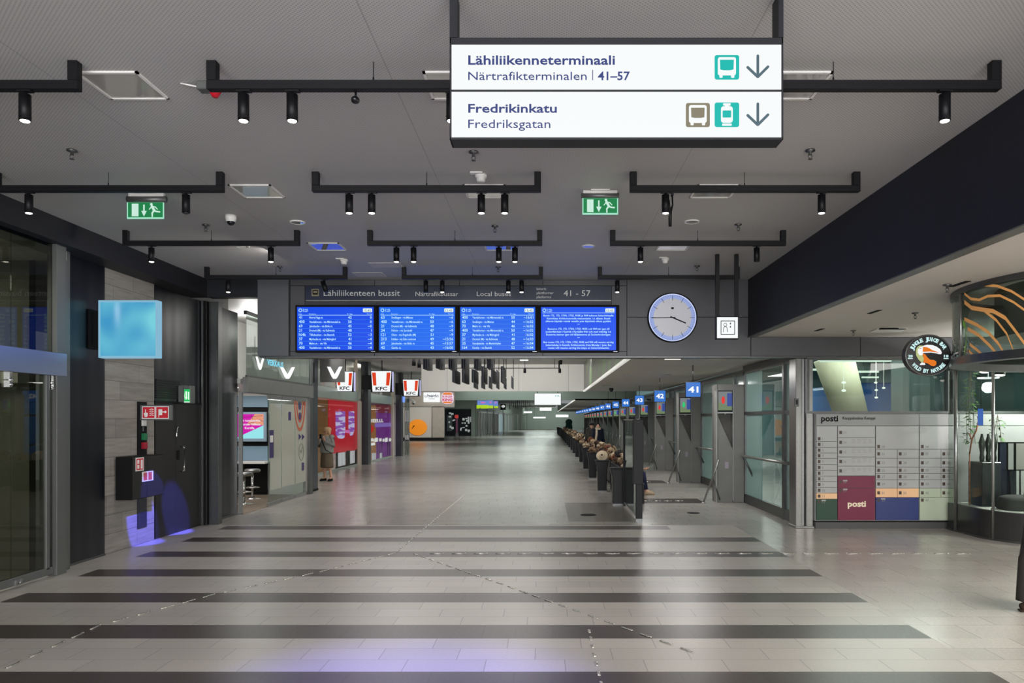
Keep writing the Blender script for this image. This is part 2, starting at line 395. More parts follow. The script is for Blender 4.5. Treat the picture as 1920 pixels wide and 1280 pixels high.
# ---------------------------------------------------------------- setting
Z1, Z2, ZS = 4.32, 3.33, 3.14           # main ceiling, lower ceiling beside it, soffit over the gates
YF = 12.86                              # plane of the fascia with the departure screens
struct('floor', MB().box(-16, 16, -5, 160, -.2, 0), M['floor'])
struct('ceiling', MB().box(-9.5, 3.6, -5, YF+.25, Z1, Z1+.2).box(-14, 1.75, YF+.25, 160, Z1, Z1+.2), M['ceil'])
struct('ceiling_side', MB().box(3.6, 12, -5, YF, Z2, Z2+.15), M['ceil_plain'])
struct('beam_right', MB().box(3.5, 3.6, -5, YF, Z2, Z1), M['navy'])
struct('trim_1', MB().box(3.49, 3.62, -5, YF, Z2-.012, Z2), M['frame'])
struct('beam_left', MB().box(-6.5, -5.85, -5, YF+.1, 4.03, Z1).box(-5.85, -4.98, YF-.1, YF+.1, 4.01, Z1), M['beam'])
struct('wall_side', MB().box(10.4, 10.6, -5, YF+.2, 0, Z2), M['offwhite'])
# fascia
fx = lambda x: P(x, 0, YF)[0]; fz = lambda y: P(0, y, YF)[2]
b = MB().box(fx(487), 3.5, YF, YF+.25, 2.994, Z1, 1).box(3.5, 10.4, YF, YF+.25, 2.994, Z2, 1)
def fpan(x0, x1, y0, y1, t=.03, m=0): b.box(fx(x0)+.004, fx(x1)-.004, YF-t, YF, fz(y1)+.004, fz(y0)-.004, m)
for a, c in ((545, 703), (703, 862), (862, 1018), (1018, 1175)): fpan(a, c, 525, 536); fpan(a, c, 659, 668)
fpan(545, 573, 536, 659); fpan(1146, 1175, 536, 659)
fpan(1175, 1407, 525, 595); fpan(1175, 1407, 595, 668)
for a, c in ((1407, 1612), (1612, 1815), (1815, 2030)): fpan(a, c, 632, 668)
struct('wall_fascia', b, [M['panel'], M['slate'], M['panel_light']], .003)
struct('wall_fascia_end', MB().box(fx(487), fx(545)-.004, YF-.10, YF, 2.994, Z1-.002), M['panel_light'], .003)
struct('trim_2', MB().box(fx(487), 10.4, YF-.02, YF+.27, 2.972, 2.994), M['steel_dark'])
# hall beyond the fascia
b = MB().box(-5.48, 1.70, 32.5, 32.8, 3.135, Z1).box(-10.3, -5.28, 40, 40.2, 3.43, Z1)
for x in (-4.35, -1.2, .98):
    b.box(x-.008, x+.008, 32.49, 32.5, 3.14, Z1, 1)
struct('wall_bulkhead', b, [M['offwhite'], M['frame']])
struct('ceiling_gates', MB().box(1.68, 4.9, YF+.25, 32.5, ZS, ZS+.08).box(1.74, 6.2, 45, 112, 3.07, 3.15).box(1.75, 6, 32.5, 45, Z1, Z1+.1), M['ceil_plain'])
struct('wall_balcony', MB().box(1.66, 1.76, YF+.25, 32.5, ZS+.03, Z1), M['print'])
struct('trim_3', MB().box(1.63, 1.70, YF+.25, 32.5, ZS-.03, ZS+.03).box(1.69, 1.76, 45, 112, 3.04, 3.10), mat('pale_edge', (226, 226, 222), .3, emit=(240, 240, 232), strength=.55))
struct('wall_band', MB().box(-5.55, 6.0, 45, 45.3, 3.07, Z1), M['greenwall'])
struct('wall_back', MB().box(-4.2, 8, 155, 155.3, 0, Z1).box(1.74, 8, 112, 112.2, 3.07, Z1), M['greenwall'])
struct('wall_far', MB().prism([(-8.5, 86.5, 0), (-7.6, 110, 0), (-6.3, 127, 0), (-3.9, 155, 0), (-4.4, 155.3, 0), (-6.8, 127.3, 0), (-8.1, 110.2, 0), (-9, 86.7, 0)], UP, Z1), M['greenwall'])
# side wall, near part: storefront recess, stone bay
struct('wall_left', MB().box(-6.5, -6.19, 10.34, 11.68, 0, 4.03), M['stone'])
b = MB().box(-9.5, -6.5, 9.3, 9.42, 0, Z1, 0).box(-9.5, -9.4, -5, 9.3, 0, Z1, 0).box(-9.4, -6.03, -5, 9.3, 3.9, 4.0, 1)
b.box(-9.4, -6.5, 9.1, 9.3, 2.35, 2.75, 1)
struct('wall_shop', b, [M['olive'], M['offwhite']])
struct('wall_recess', MB().box(-6.6, -6.2, 11.68, 13.3, 0, 4.03), M['black_panel'])
struct('wall_dark', MB().box(-6.35, -6.17, 9.42, 10.34, .02, 4.03).box(-6.35, -6.18, 13.55, 14.82, .02, 4.03), M['black_panel'])
struct('baseboard_left', MB().box(-6.36, -6.16, 9.42, 10.34, 0, .03).box(-6.36, -6.16, 13.55, 14.82, 0, .03), M['steel_dark'])
# ---------------------------------------------------------------- pixel-outline helpers
def rrect(x0, y0, x1, y1, r, k=4):
    pts = []
    for cx, cy, a in ((x1-r, y0+r, -90), (x1-r, y1-r, 0), (x0+r, y1-r, 90), (x0+r, y0+r, 180)):
        for i in range(k+1):
            q = math.radians(a+90*i/k); pts.append((cx+r*math.cos(q), cy+r*math.sin(q)))
    return pts
def caps(x0, y0, x1, y1, w, k=5):
    a = math.atan2(y1-y0, x1-x0); pts = []
    for cx, cy, b in ((x1, y1, a-PI/2), (x0, y0, a+PI/2)):
        for i in range(k+1): pts.append((cx+w/2*math.cos(b+PI*i/k), cy+w/2*math.sin(b+PI*i/k)))
    return pts
def ell(cx, cy, rx, ry, k=28): return [(cx+rx*math.cos(2*PI*i/k), cy+ry*math.sin(2*PI*i/k)) for i in range(k)]

# ---------------------------------------------------------------- hanging direction sign
D = 4.2
NAVY = emis('sign_navy', (56, 70, 134), .9); TEAL = emis('sign_teal', (0, 190, 180), .95)
TAUPE = emis('sign_taupe', (142, 134, 112), .9); SLATEI = emis('sign_slate', (88, 112, 124), .9)
t = thing('direction_sign', 'large white backlit direction sign with bus and tram symbols hanging from the ceiling', 'sign', P(1155, 268, D))
b = MB().pbox(843, 70, 1469, 83, D-.005, .13).pbox(843, 257, 1469, 262, D-.005, .13).pbox(843, 70, 846.5, 262, D-.005, .13).pbox(1465.5, 70, 1469, 262, D-.005, .13)
b.pbox(846, 167.5, 1466, 171.5, D-.004, .1).pbox(846, 82, 1466, 258, D+.10, .02)
b.build('sign_frame', M['beam'], t, bevel=.003)
for s in ((846.5, 83, 1465.5, 167.5), (846.5, 171.5, 1465.5, 257)):
    MB().pbox(*s, D, .08).build('light_panel', M['white_lit'], t)
for x0, x1 in ((843, 857), (1460, 1469)):
    p = P(x0, 70, D); q = P(x1, 70, D)
    MB().box(p[0], q[0], D, D+.12, p[2], Z1).build('hanger_post', M['beam'], t)
e = D-.001
for a in (('Lähiliikenneterminaali', 878, 121, e, 17.5, 275, 'l', .018), ('Närtrafikterminalen', 878, 150, e, 16, 222), ('41–57', 1121, 150, e, 16, 60, 'l', .018), ('Fredrikinkatu', 878, 211, e, 16.5, 166, 'l', .018), ('Fredriksgatan', 878, 240, e, 16.5, 154)):
    MB().ptext(*a).build('lettering', NAVY, t)
MB().pbox(1110.6, 131, 1112, 150, e-.002, .002).build('divider_line', NAVY, t)
def bus_icon(x, y, s, m, parent, tram=False):
    b = MB().pprism(rrect(x, y, x+s, y+s, s*.09), e-.002, .002, 0); u = s/46
    if not tram:
        b.pprism(rrect(x+6*u, y+4*u, x+40*u, y+38*u, 4*u), e-.004, .002, 1)
        b.pprism(rrect(x+9*u, y+36*u, x+15*u, y+42.5*u, 1.5*u), e-.004, .002, 1).pprism(rrect(x+31*u, y+36*u, x+37*u, y+42.5*u, 1.5*u), e-.004, .002, 1)
        b.pprism([(x+10*u, y+9*u), (x+36*u, y+9*u), (x+35.5*u, y+27*u), (x+29*u, y+28.4*u), (x+17*u, y+28.4*u), (x+10.5*u, y+27*u)], e-.006, .002, 0)
    else:
        b.pprism(rrect(x+12*u, y+7*u, x+34*u, y+38*u, 5*u), e-.004, .002, 1).pprism(rrect(x+16*u, y+1.5*u, x+30*u, y+5.5*u, 1*u), e-.004, .002, 1)
        b.pprism(rrect(x+14*u, y+39.5*u, x+32*u, y+43.5*u, 1*u), e-.004, .002, 1).pbox(x+19*u, y+5*u, x+27*u, y+8*u, e-.004, .002, 1)
        b.pprism(rrect(x+15*u, y+15*u, x+31*u, y+28*u, 1.5*u), e-.006, .002, 0)
    b.build('tram_symbol' if tram else 'bus_symbol', [m, M['white_lit']], parent)
bus_icon(1340, 103, 46, TEAL, t); bus_icon(1286, 193, 45, TAUPE, t); bus_icon(1340, 192, 46, TEAL, t, True)
for y in (102, 192):
    b = MB()
    for i, q in enumerate((caps(1421, y+2.5, 1421, y+40, 5), caps(1402, y+24, 1420.5, y+41.5, 5), caps(1440, y+23, 1421.5, y+41.5, 5))): b.pprism(q, e-.002-.0004*i, .002)
    b.build('arrow', SLATEI, t)

# ---------------------------------------------------------------- track lights
rowname = ['nearest row', 'second row', 'third row', 'row by the screens']
colname = ['dark beam side', 'middle of hall', 'navy wall side']
rowd = [4.98, 7.22, 9.455, 11.72]; cols = [(-5.42, -3.16), (-2.29, -.05), (.82, 3.07)]
heads = {(0, 0): [(-3.53, 1)], (0, 1): [(-2.05, 1), (-1.72, 1), (-.64, 1), (-.42, 1)], (0, 2): [(1.16, 1), (2.70, 1)],
         (1, 0): [(-5.07, 1), (-3.53, 0)], (1, 1): [(-1.93, 1), (-1.71, 1), (-.635, 1), (-.406, 1)], (1, 2): [(1.17, 1), (1.235, 2), (2.70, 1)],
         (2, 0): [(-5.06, 1), (-3.53, 1)], (2, 1): [(-1.92, 1), (-1.70, 1), (-.607, 1), (-.40, 1)], (2, 2): [(1.21, 1), (2.70, 0)],
         (3, 0): [(-5.05, 1), (-3.52, 3)], (3, 1): [(-1.91, 0), (-1.65, 1), (-.60, 1), (-.39, 1)], (3, 2): [(1.13, 1), (2.72, 1)]}
for (r, c), hs in heads.items():
    y = rowd[r]; x0, x1 = cols[c]
    t = thing('track_light', 'black U-shaped ceiling track light with spot heads, %s, %s' % (rowname[r], colname[c]), 'track light', ((x0+x1)/2, y, Z1), 'ceiling track lights')
    MB().box(x0, x1, y, y+.062, 4.126, 4.187).build('track_bar', M['black'], t, bevel=.003)
    for a in (x0, x1-.066): MB().box(a, a+.066, y, y+.062, 4.187, Z1).build('upright', M['black'], t, bevel=.003)
    xm = (x0+x1)/2
    MB().cyl((xm, y+.03, 4.18), (xm, y+.03, Z1), .003, n=6).cyl((xm, y+.03, 4.187), (xm, y+.03, 4.215), .006, n=8).build('hanger_wire', M['black'], t)
    for x, on in hs:
        yy = y+.031
        if on == 2:      # a slim fitting folded on its arm
            MB().box(x-.012, x+.012, yy-.02, yy+.02, 4.09, 4.126).limb([(x, yy, 4.10), (x+.005, yy, 4.00), (x-.02, yy, 3.93), (x-.02, yy, 3.79)], [.008, .008, .018, .016], 10).limb([(x-.035, yy, 4.05), (x-.03, yy, 3.93)], [.012, .018], 10).build('spot_arm', M['black'], t); continue
        st = MB().box(x-.045, x+.05, yy-.02, yy+.02, 4.116, 4.126).cyl((x, yy, 4.12), (x, yy, 4.085), .013, n=10)
        if on == 3:
            a = Vector((x-.03, yy, 4.09)); q = Vector((x+.035, yy-.02, 3.925))
        else: a = Vector((x, yy, 4.098)); q = Vector((x, yy, 3.922))
        dn = (q-a).normalized()
        h = st.cyl(a, q, .037, n=20).cyl(q-dn*.03, q-dn*.028, .0385, n=20).build('spot_head', M['black'], t)
        MB().ball(q+dn*.002, .030, .030, .009, 16, 6).build('lens', M['lens'] if on == 1 else M['lens_off'], h)
        if on == 1: light('SPOT', 'spot_lamp', (x, yy, 3.905), 36, WARM, .03, target=(x, yy, 0), angle=84, blend=.8)
# ---------------------------------------------------------------- ceiling fittings
def cpt(x, y): d = (Z1-CH)*F/(CY-y); return ((x-CX)*d/F, d, Z1)
place = {0: 'before the first track row', 1: 'by the second track row', 2: 'past the third track row', 3: 'close to the departure screens'}
for i, y in enumerate((5.14, 7.62, 10.13)):
    for j, (x, w_) in enumerate(((-3.28, .44), (-.86, .44), (1.56, .44))):
        t = thing('ceiling_panel', 'square framed panel flush in the ceiling, %s, %s' % (['nearest row', 'middle row', 'row with blue reflections'][i], ['towards the glass storefront', 'over the hall axis', 'towards the navy wall'][j]), 'ceiling panel', (x+.22, y+.22, Z1), 'square ceiling panels')
        MB().box(x, x+w_, y, y+.025, Z1-.012, Z1).box(x, x+w_, y+.42, y+.445, Z1-.012, Z1).box(x, x+.02, y, y+.44, Z1-.012, Z1).box(x+w_-.02, x+w_, y, y+.44, Z1-.012, Z1).build('panel_frame', M['white'], t)
        MB().box(x+.02, x+w_-.02, y+.025, y+.42, Z1-.006, Z1).build('panel_face', M['gloss_tile'], t)
for x, y, lab in ((-3.2, 12.2, 'towards the stone wall'), (-2.75, 11.42, 'left of the middle track light')):
    tag(MB().box(x, x+.5, y, y+.34, Z1-.008, Z1).build('access_hatch', M['ceil_plain'], origin=(x, y, Z1)), 'plain pale access hatch in the ceiling before the screens, '+lab, 'hatch', 'ceiling hatches')
def sprinkler(p, lab, z=Z1):
    t = thing('sprinkler', lab, 'sprinkler', (p[0], p[1], z), 'ceiling sprinklers')
    MB().lathe((p[0], p[1], z), [(.001, 0), (.042, 0), (.045, -.012), (.014, -.02), (.012, -.045), (.001, -.045)], 14).build('escutcheon', M['steel_dark'], t)
    MB().limb([(p[0]-.012, p[1], z-.04), (p[0]-.018, p[1], z-.06), (p[0], p[1], z-.08)], .004, 6).limb([(p[0]+.012, p[1], z-.04), (p[0]+.018, p[1], z-.06), (p[0], p[1], z-.08)], .004, 6).cyl((p[0], p[1], z-.080), (p[0], p[1], z-.084), .02, n=10).build('deflector', M['steel_dark'], t)
for i, row in enumerate((((135, 281), (888, 284), (1519, 281)), ((386, 421), (928, 423), (1384, 420)), ((525, 499), (934, 500), (1307, 498)))):
    for j, q in enumerate(row): sprinkler(cpt(*q), 'small sprinkler head in the ceiling %s, %s' % (['before the second tracks', 'before the third tracks', 'before the last tracks'][i], ['stone wall side', 'centre', 'navy wall side'][j]))
def smoke(p, lab):
    t = thing('smoke_detector', lab, 'smoke detector', (p[0], p[1], Z1), 'smoke detectors')
    MB().lathe(p, [(.001, 0), (.06, 0), (.06, -.03), (.045, -.035), (.045, -.055), (.038, -.075), (.001, -.075)], 18).build('housing', M['white'], t)
    MB().box(p[0]-.10, p[0]+.02, p[1]-.09, p[1]-.03, Z1-.012, Z1).build('base_plate', M['white'], t)
smoke(cpt(902, 327), 'white smoke detector on the ceiling above the middle second-row track'); smoke(cpt(645, 486), 'white smoke detector on the ceiling beside a blue reflecting panel'); smoke(cpt(1247, 484), 'white smoke detector on the ceiling above the wall clock')
p = cpt(433, 404); t = thing('dome_camera', 'white dome camera with dark lens on the ceiling near the exit sign', 'camera', p)
MB().lathe(p, [(.001, 0), (.065, 0), (.065, -.03), (.058, -.06), (.05, -.075)], 20).build('housing', M['white'], t)
MB().ball((p[0], p[1], Z1-.078), .045, .045, .04, 16, 8).build('dome', M['blackgloss'], t)
for q, lab in (((558, 416), 'round flush ceiling disc beside the white dome camera'), ((1297, 415), 'round flush ceiling disc beyond the green exit sign'), ((455, 461), 'round flush ceiling disc behind a third-row track near the stone wall'), ((1103, 461), 'round flush ceiling disc between two third-row tracks')):
    p = cpt(*q); t = thing('ceiling_speaker', lab, 'ceiling speaker', p, 'round ceiling speakers')
    MB().lathe(p, [(.001, -.010), (.075, -.010)], 24).build('grille', M['gloss_tile'], t)
    MB().lathe(p, [(.075, -.009), (.082, -.014), (.092, -.012), (.094, 0)], 24).build('rim', M['white'], t)
p = (-2.47, 5.32, Z1); t = thing('alarm_beacon', 'grey and red alarm beacon on the ceiling beside the nearest track', 'alarm', p)
MB().box(p[0]-.03, p[0]+.08, p[1]-.04, p[1]+.05, Z1-.06, Z1).build('housing', M['frame'], t, bevel=.006)
MB().lathe((p[0]+.09, p[1], Z1-.03), [(.045, 0), (.045, -.03), (.02, -.075), (.001, -.075)], 14).build('beacon_lens', mat('red_lens', (190, 20, 40), .2), t)
MB().limb([(p[0]-.03, p[1], Z1-.03), (p[0]-.12, p[1], Z1-.012), (p[0]-.16, p[1], Z1-.004)], .006, 6).build('cable', M['white'], t)
p = (-1.30, 5.05, 4.126); t = thing('mini_camera', 'tiny black camera under the nearest middle track', 'camera', p)
MB().cyl((p[0], p[1], 4.13), (p[0], p[1], 4.09), .008, n=8).build('stem', M['black'], t)
MB().ball((p[0], p[1]-.01, 4.075), .03, .035, .025, 12, 8).build('camera_head', M['blackgloss'], t)
# exit signs on the ceiling
GREEN = emis('exit_green', (36, 146, 84), .75); PALE = emis('exit_pale', (206, 240, 224), .95); MINT = emis('exit_edge', (170, 240, 210), .9)
def runner(b, x, y, h, d, m):       # running figure, pixels
    u = h/10
    b.pprism(ell(x-1.6*u, y-4.2*u, 1.0*u, 1.0*u, 10), d, .002, m)
    for q in (caps(x-1.2*u, y-2.8*u, x+.6*u, y+.4*u, 1.8*u), caps(x+.3*u, y+.6*u, x+2.6*u, y+1.2*u, 1.1*u), caps(x+2.6*u, y+1.2*u, x+4.6*u, y+1.4*u, 1.0*u),
              caps(x+.2*u, y+.6*u, x-1.0*u, y+2.4*u, 1.2*u), caps(x-1*u, y+2.4*u, x-.9*u, y+4.8*u, 1.0*u), caps(x-.9*u, y-2.7*u, x+1.4*u, y-2.2*u, .8*u), caps(x+1.4*u, y-2.2*u, x+2.8*u, y-.6*u, .7*u), caps(x-1.6*u, y-2.3*u, x-3*u, y-.6*u, .7*u)):
        b.pprism(q, d, .002, m)
def exit_sign(x0, x1, ytop, ybox, ygl, ybot, lab):
    d = (Z1-CH)*F/(CY-ytop); xm = (x0+x1)/2
    t = thing('exit_sign', lab, 'exit sign', P(xm, ytop, d), 'hanging exit signs')
    a, c = P(x0-2, ygl, d), P(x1+2, ybox, d)
    MB().limb([(a[0], d+.03, (a[2]+c[2])/2), (c[0], d+.03, (a[2]+c[2])/2)], (c[2]-a[2])/2, 16).build('housing', M['frame'], t)
    MB().box(a[0]+.02, c[0]-.02, d+.01, d+.05, c[2]-.01, Z1-.006).box(a[0]+.1, c[0]-.1, d-.02, d+.08, Z1-.012, Z1).build('bracket', M['white'], t)
    pl = MB().pbox(x0, ygl-2, x1, ybot, d+.028, .008).build('glass_plate', MINT, t)
    b = MB().pbox(x0+2, ygl+1.5, x1-2, ybot-3, d+.025, .003, 0)
    w_ = x1-x0; h = ybot-ygl-4; ym = (ygl+ybot)/2-.5; dd = d+.022
    b.pbox(x0+w_*.13, ym-h*.42, x0+w_*.31, ym+h*.42, dd, .003, 1)
    xa = x0+w_*.46; b.pbox(xa-1.3, ym-h*.36, xa+1.3, ym+h*.1, dd, .003, 1).pprism([(xa-5, ym+h*.06), (xa+5, ym+h*.06), (xa, ym+h*.42)], dd, .003, 1)
    runner(b, x0+w_*.72, ym, h*.9, dd, 1)
    b.build('pictogram', [GREEN, PALE], pl)
exit_sign(238, 307, 360, 366, 378, 410, 'green hanging exit sign with running figure near the glass storefront')
exit_sign(1092, 1159, 355, 360, 370, 402, 'green hanging exit sign with running figure between two second-row tracks')
# lift sign hung on two posts
d = 10.83; t = thing('lift_sign', 'white lit square lift sign hung on two black posts beside the clock', 'sign', P(1364, 634, d))
for xa, xb in ((1342, 1349), (1378, 1385)):
    q = P(xa, 594, d), P(xb, 594, d); MB().box(q[0][0], q[1][0], d, d+.05, q[0][2]-.3, Z1).build('hanger_post', M['black'], t)
MB().pbox(1343, 593, 1385, 635.5, d-.02, .10).build('sign_case', M['black'], t, bevel=.004)
MB().pbox(1344.5, 594.5, 1383.5, 633.5, d-.026, .006).build('light_panel', M['white_lit'], t)
INK = emis('lift_ink', (50, 62, 66), .8); b = MB(); e = d-.028
x0, y0, x1, y1 = 1352, 601.5, 1377.5, 626.5
for q in ((x0, y0, x1, y0), (x1, y0, x1, y1), (x1, y1, x0, y1), (x0, y1, x0, y0)): b.pprism(caps(*q, 1.3), e, .002)
pts = ell(1360, 608.5, 2.9, 3.1, 14)
for i in range(14): b.pprism(caps(*pts[i], *pts[(i+1) % 14], .9, 2), e-.001, .002)
for q in ((1356.6, 622, 1356.9, 614.5), (1356.9, 614.5, 1358.6, 612), (1358.6, 612, 1361.4, 612), (1361.4, 612, 1363.2, 614.5), (1363.2, 614.5, 1363.8, 622)): b.pprism(caps(*q, 1.0, 3), e-.002, .002)
b.pprism([(1367.5, 607), (1371.5, 607), (1369.5, 604.3)], e, .002).pbox(1369, 607, 1370, 608.3, e, .002).pprism([(1367.5, 612), (1371.5, 612), (1369.5, 614.5)], e, .002).pbox(1369, 610.8, 1370, 612, e, .002)
b.build('pictogram', INK, t)

# ---------------------------------------------------------------- fascia: line sign, screens, clock
d = YF-.02; t = thing('platform_sign', 'long dark navy sign reading Local buses above the departure screens', 'sign', P(860, 563, YF))
MB().pbox(573, 536.5, 1146, 562.5, d-.03, .05).build('sign_board', mat('sign_board_navy', (24, 33, 56), .35), t)
MB().pbox(573, 562.5, 1146, 564.2, d-.045, .06).build('bottom_rail', M['steel'], t)
e = d-.031; LET = mat('pale_lettering', (205, 205, 202), .5); b = MB()
for a in (('Lähiliikenteen bussit', 607, 554.5, e, 11.5, 143), ('Närtrafikbussar', 779, 554.8, e, 8.4, 80), ('Local buses', 894, 554.8, e, 8.6, 64), ('41 - 57', 1057, 554.8, e, 11.2, 50)): MB().ptext(*a).build('lettering', LET, t)
for i, (s, w_) in enumerate((('laiturit', 18), ('plattformar', 32), ('platforms', 27))): b.ptext(s, 1006, 543.5+7.6*i, e, 4.8, w_)
b.build('lettering', LET, t)
MB().pprism(rrect(584, 541.5, 598, 555, 1), e-.002, .003, 0).pprism(rrect(586, 543.5, 596, 552, 1), e-.004, .002, 1).pbox(587.5, 545.2, 594.5, 549, e-.006, .002, 0).build('bus_symbol', [mat('sign_khaki', (128, 120, 96), .5), M['blackmatt']], t)
BLUE = [emis('screen_blue_%s' % n, c, 1.0) for n, c in (('deep', (4, 74, 232)), ('azure', (4, 102, 238)), ('sky', (6, 96, 234)), ('royal', (3, 78, 236)))]
STXT = emis('screen_text', (190, 240, 255), 1.0); SROW = emis('screen_rule', (60, 160, 240), .9); SBOX = emis('screen_clock_box', (232, 246, 240), 1.0); SDK = emis('screen_clock_digits', (70, 110, 120), .6)
rows = [[('41', 'Norra Haga st.', '42', '0'), ('400', 'Vandaforsen - via Mårtensdal st.', '50', '0'), ('69', 'Jakobacka - via Böle st.', '45', '~0'), ('21', 'Drumsö (M) - via Kallvmnäs', '48', '1'), ('164k', 'Tillisbacken - via Bastvik', '52', '~3'), ('37', 'Myrbacka st. - via Malmgård', '41', '~4'), ('70', 'Malm st. - via Vik', '46', '~4'), ('400', 'Vandaforsen - via Mårtensdal st.', '50', '~4')],
        [('63', 'Svedängen - via Månsas', '44', '~6'), ('400', 'Vandaforsen - via Mårtensdal st.', '50', '~6'), ('21', 'Drumsö (M) - via Kallvmnäs', '48', '~9'), ('24', 'Fölisön - via Sandudd', '47', '~9'), ('121', 'Olars - via Ängskulla (M)', '51', '~9'), ('213', 'Köklax - via Esbo centrum', '49', '~15:56'), ('69', 'Jakobacka - via Böle st.', '45', '~15:57'), ('42', 'Gamlas st.', '43', '~16:00')],
        [('400', 'Vandaforsen - via Mårtensdal st.', '50', '~16:01'), ('63', 'Svedängen - via Månsas', '44', '~16:02'), ('70', 'Malm st. - via Vik', '46', '~16:02'), ('400', 'Vandaforsen - via Mårtensdal st.', '50', '~16:02'), ('37', 'Myrbacka st. - via Malmgård', '41', '16:02'), ('21', 'Drumsö (M) - via Kallvmnäs', '48', '~16:03'), ('25', 'Smedjebacka - via Munkshöjden', '47', '~16:04'), ('164', 'Kantby - via Bastvik', '52', '~16:04')], None]
info = ['Bussit 172, 173, 173N, 173Z, 903K ja 904 kulkevat Sokerilehtaalle', 'Kantvikissa Kirkkonummella maanantaista 1.6. alkaen. Bussit', 'alkavat käyttää reittiä vanalle puis käytöstä olleet pysäkit.', '---', 'Busserna 172, 173, 173N, 173Z, 903K och 904 kör igen till', 'sockerfabriken i Kantvik i Kyrkslätt från och med måndag 1.6.', 'Busserna stannar igen vid hållplatserna på Sockerbruksvägen.', '---', 'Bus routes 172, 173, 173N, 173Z, 903K and 904 will resume serving', 'Sokeritehdas in Kantvik, Kirkkonummi, from Monday 1 June. Bus', 'routes will resume serving the stops on Sokeritehtaantie.']
ds = YF-.12
labs = ['first departure screen from the left end, beneath the words Lähiliikenteen bussit', 'second departure screen, beneath the word Närtrafikbussar', 'third departure screen, beneath the words Local buses', 'departure screen with centred notices, nearest the clock']
for i, (x0, x1) in enumerate(((557, 700.5), (711, 853), (863, 1003.5), (1014.5, 1155))):
    t = thing('departure_screen', 'blue lit '+labs[i], 'screen', P((x0+x1)/2, 657, YF), 'departure screens')
    MB().pbox(x0-3.5, 571.5, x1+6, 660.5, ds, .075).build('screen_case', M['blackmatt'], t, bevel=.006)
    MB().pbox(x0, 575.5, x1, 656.5, ds-.003, .005).build('screen', BLUE[i], t)
    MB().pbox(x1-5, 658.2, x1+3, 659.2, ds-.002, .004).build('logo_plate', M['steel'], t)
    e = ds-.004; b = MB()
    b.pprism(rrect(x1-20, 578, x1-3, 585, 1.2), e-.001, .001, 2); b.ptext('15:45', x1-11.5, 583.8, e-.002, 4, 13, 'c', m=3)
    pts = ell(x0+6, 581.5, 2.6, 2.6, 12)
    for k in range(12): b.pprism(caps(*pts[k], *pts[(k+1) % 12], .9, 2), e-.001-.0001*(k % 2), .001, 0)
    for k in range(8): b.pprism(ell(x0+6+3.7*math.cos(k*PI/4), 581.5+3.7*math.sin(k*PI/4), .45, .45, 6), e-.001, .001, 0)
    b.pbox(x0+11, 578.5, x0+11.8, 584.5, e-.001, .001, 0); b.ptext('HSL', x0+14, 581.3, e, 2.4, 7).ptext('HRT', x0+14, 584.6, e, 2.4, 7)
    if rows[i]:
        for s, x, w_, al in (('Linje', x0+3, 6, 'l'), ('Destination', x0+22.5, 13, 'l'), ('Pl. / läge', x0+99, 10, 'c'), ('Tid / min', x1-3, 10, 'r')): b.ptext(s, x, 589.3, e, 2.0, w_, al)
        b.pbox(x0+2.5, 590.3, x1-2.5, 591, e-.001, .001, 0)
        for k, (n, de, pl, tm) in enumerate(rows[i]):
            y = 597.3+8.08*k
            b.ptext(n, x0+3.5, y, e, 5.2, None, 'l', .01); b.ptext(de, x0+23, y-.3, e, 4.0, len(de)*1.83, 'l', .008)
            b.ptext(pl, x0+99, y, e, 5.0, None, 'c', .01); b.ptext(tm, x1-3.5, y, e, 5.0, None, 'r', .008)
            if k < 7: b.pbox(x0+2.5, y+1.6, x1-2.5, y+2, e-.0005, .001, 1)
    else:
        b.pbox(x0+2.5, 586.2, x1-2.5, 586.8, e-.001, .001, 0); y = 593
        for s in info:
            if s == '---': b.pbox((x0+x1)/2-2, y-2.2, (x0+x1)/2+2, y-1.6, e-.001, .001, 0); y += 8.3
            else: b.ptext(s, (x0+x1)/2, y, e, 3.5, min(132, len(s)*2.02), 'c', .012); y += 5.35
            if s == info[2] or s == info[6]: y += .6
    b.build('lettering', [STXT, SROW, SBOX, SDK], t)
# clock
d = YF-.09; c = P(1261, 595, d); k = d/F; RR = 44.5*k
t = thing('wall_clock', 'round lit wall clock with black hands on the grey fascia', 'clock', (c[0], YF, c[2]))
def ring(r0, r1, y, y2, seg=64):
    vs = []; 
    for r, yy in ((r0, y), (r1, y), (r1, y2), (r0, y2)): vs += [(c[0]+r*math.cos(2*PI*j/seg), yy, c[2]+r*math.sin(2*PI*j/seg)) for j in range(seg)]
    fs = [(a*seg+j, a*seg+(j+1) % seg, ((a+1) % 4)*seg+(j+1) % seg, ((a+1) % 4)*seg+j) for a in range(4) for j in range(seg)]
    return vs, fs
MB().add(*ring(RR, RR*1.045, d-.005, YF-.03), smooth=False).build('rim', M['blackmatt'], t)
MB().add(*ring(0.001, RR*.80, d+.004, YF-.04)).build('dial', mat('dial_grey', (176, 174, 176), .12, emit=(140, 142, 150), strength=.75), t)
MB().add(*ring(RR*.80, RR*.965, d+.004, YF-.04)).build('minute_track', emis('dial_lilac', (150, 166, 218), .95), t)
MB().add(*ring(RR*.965, RR*1.0, d+.002, YF-.04)).build('edge_light', emis('dial_edge', (205, 216, 252), 1.0), t)
def hand(a, r0, r1, w_, y, mb, m=0):
    s, q = math.sin(a), math.cos(a); u = Vector((s, 0, q)); n = Vector((q, 0, -s)); o = Vector((c[0], y, c[2]))
    mb.prism([o+u*r0-n*w_, o+u*r1-n*w_, o+u*r1+n*w_, o+u*r0+n*w_], (0, 1, 0), .003, m)
b = MB()
for j in range(12): hand(j*PI/6, RR*.72, RR*.93, .0035, d+.001, b)
b.build('hour_marks', M['blackmatt'], t)
b = MB()
